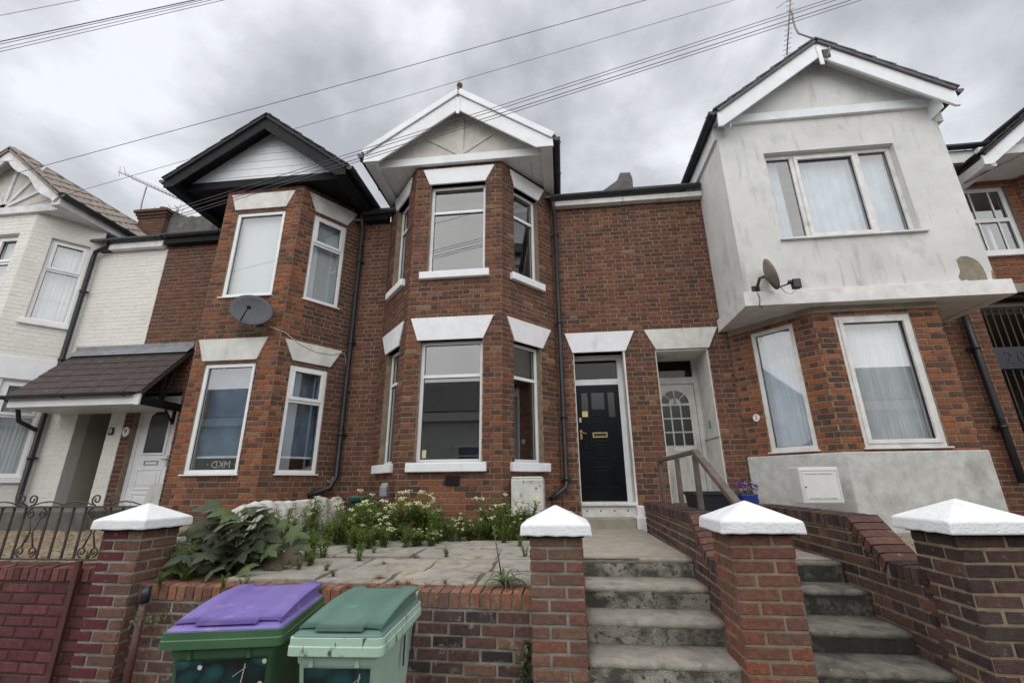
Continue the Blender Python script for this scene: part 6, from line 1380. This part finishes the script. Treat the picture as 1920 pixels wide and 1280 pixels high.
# ivy strand beside the banded pillar, weeds on the vent pipe
iv = MB(); rg = random.Random(15)
for i in range(260):
    z = rg.uniform(.05,.62); w_ = .02+.10*max(0,(.62-z)/.62); p = Vector((-.275-rg.uniform(0,w_), 3.385-rg.uniform(0,.05), z)); a = rg.uniform(0,6.28)
    leaf_quads(iv, p, Vector((math.cos(a), -.5, math.sin(a)*.6)), rg.uniform(.022,.04), rg.uniform(.018,.03))
o = iv.build('ivy', 'leaf_ivy', fixn=False); tag(o, 'small-leaved ivy strand climbing the joint beside the banded pillar', 'ivy')
iv = MB()
q = onY(268,1158,3.37)
for i in range(40): a = rg.uniform(0,6.28); leaf_quads(iv, q+Vector((rg.gauss(0,.04),0,rg.gauss(0,.03))), Vector((math.cos(a),-.6,math.sin(a))), .025, .018)
tag(iv.build('wall_weed', 'leaf_grass', fixn=False), 'small yellow-green weed sprouting from the wall by the vent pipe', 'weed')
iv = MB()
for i in range(30): a = rg.uniform(0,6.28); q = onY(308+rg.gauss(0,6),1148+rg.gauss(0,5),3.44); leaf_quads(iv, q, Vector((math.cos(a),-.6,math.sin(a))), .022, .014)
tag(iv.build('wall_weed', 'leaf_grass', fixn=False), 'tiny weed rooted in the joints of the low brick wall', 'weed')
# pansies
pf = MB(); rg = random.Random(8); pp_ = MB(); pw_ = MB()
for i in range(90): a = rg.uniform(0,6.28); leaf_quads(pf, P0+Vector((rg.gauss(0,.07),rg.gauss(0,.07),.47+rg.uniform(0,.10))), Vector((math.cos(a),math.sin(a),.4)), .05, .025)
for i in range(34):
    a = rg.uniform(0,6.28); c = P0+Vector((rg.gauss(0,.075),rg.gauss(-.02,.075),.50+rg.uniform(.02,.13))); mbx_ = pp_ if rg.random() < .75 else pw_
    for k in range(5): g = k*1.256; leaf_quads(mbx_, c, Vector((math.cos(g), -.35, math.sin(g))), .028, .026, 0)
o = pf.build('leaves', 'leaf_weed', bp, fixn=False); o['kind'] = 'stuff'; o = pp_.build('pansy_blooms', 'petal_purple', bp, fixn=False); o['kind'] = 'stuff'; o = pw_.build('pansy_blooms', 'petal_lilac', bp, fixn=False); o['kind'] = 'stuff'
# chippings behind the right wall
gvl = MB(); rg = random.Random(44)
for i in range(500): gvl.ico((rg.uniform(2.5,4.6), rg.uniform(4.0,6.1), .985+rg.uniform(0,.02)), (.016,.016,.011), i, .3, 1) if i < 220 else None
o = gvl.build('chippings', 'grey_box'); tag(o, 'blue-grey stone chippings beside the rendered plinth', 'chippings'); o['kind'] = 'stuff'

# ================================================================== the other side of the street (seen only in the glass)
op_ = thing('terraced_house', 'grey rendered house across the street, seen reflected in the lower bay window', 'house')
Yo = -8.2; wm = MB(); wm.box(-45, 45, Yo-6, Yo, -.2, 4.75); wm.build('wall', 'render_grey', op_)
MB().add([(-45.3,Yo+.3,4.9),(45.3,Yo+.3,4.9),(45.3,Yo-4,7.3),(-45.3,Yo-4,7.3),(-45.3,Yo-8,4.9),(45.3,Yo-8,4.9)], [(0,1,2,3),(3,2,5,4)]).build('roof', 'tile_grey', op_)
MB().box(-45.2, 45.2, Yo+.02, Yo+.26, 4.45, 4.86).build('fascia', 'upvc_grimy', op_)
for i in range(22):
    x = -37.3+i*3.6
    f_ = MB(); Fo = Face((x+1.15, Yo+.02), (x, Yo+.02)); rect_frame(f_, Fo, 0, 1.15, 1.9, 3.3, .07, -.03, .03); f_.box(.07, 1.08, -.02, .03, 2.8, 2.87, Fo.T); wn = f_.build('window', 'upvc', op_)
    MB().box(.07, 1.08, -.015, .0, 1.97, 3.23, Fo.T).build('pane', 'plaster_beige' if False else 'sheet_blue', wn)

lt = MB(); rg = random.Random(91)                              # dead leaves and straw on the gravel behind the railing
for i in range(2600):
    x = rg.uniform(-9.5,-3.8); y = rg.uniform(3.75,5.8); a = rg.uniform(0,6.28); z = .93+(y-3.6)/(7.25-3.6)*.17
    leaf_quads(lt, Vector((x,y,z+.012)), Vector((math.cos(a),math.sin(a),rg.uniform(.0,.5))), rg.uniform(.03,.09), rg.uniform(.008,.03), .1)
o = lt.build('leaf_litter', 'leaf_dry', fixn=False); tag(o, 'straw and dead leaves strewn over the gravel behind the railing', 'leaf litter'); o['kind'] = 'stuff'
for i in range(16):
    x = rg.uniform(-8.5,-3.9); y = rg.uniform(3.8,5.6); z = .93+(y-3.6)/(7.25-3.6)*.17; weed(x, y, z, rg.uniform(.15,.3), False, label='tiny green weed in the gravel behind the iron railing', group='weeds in the gravel')
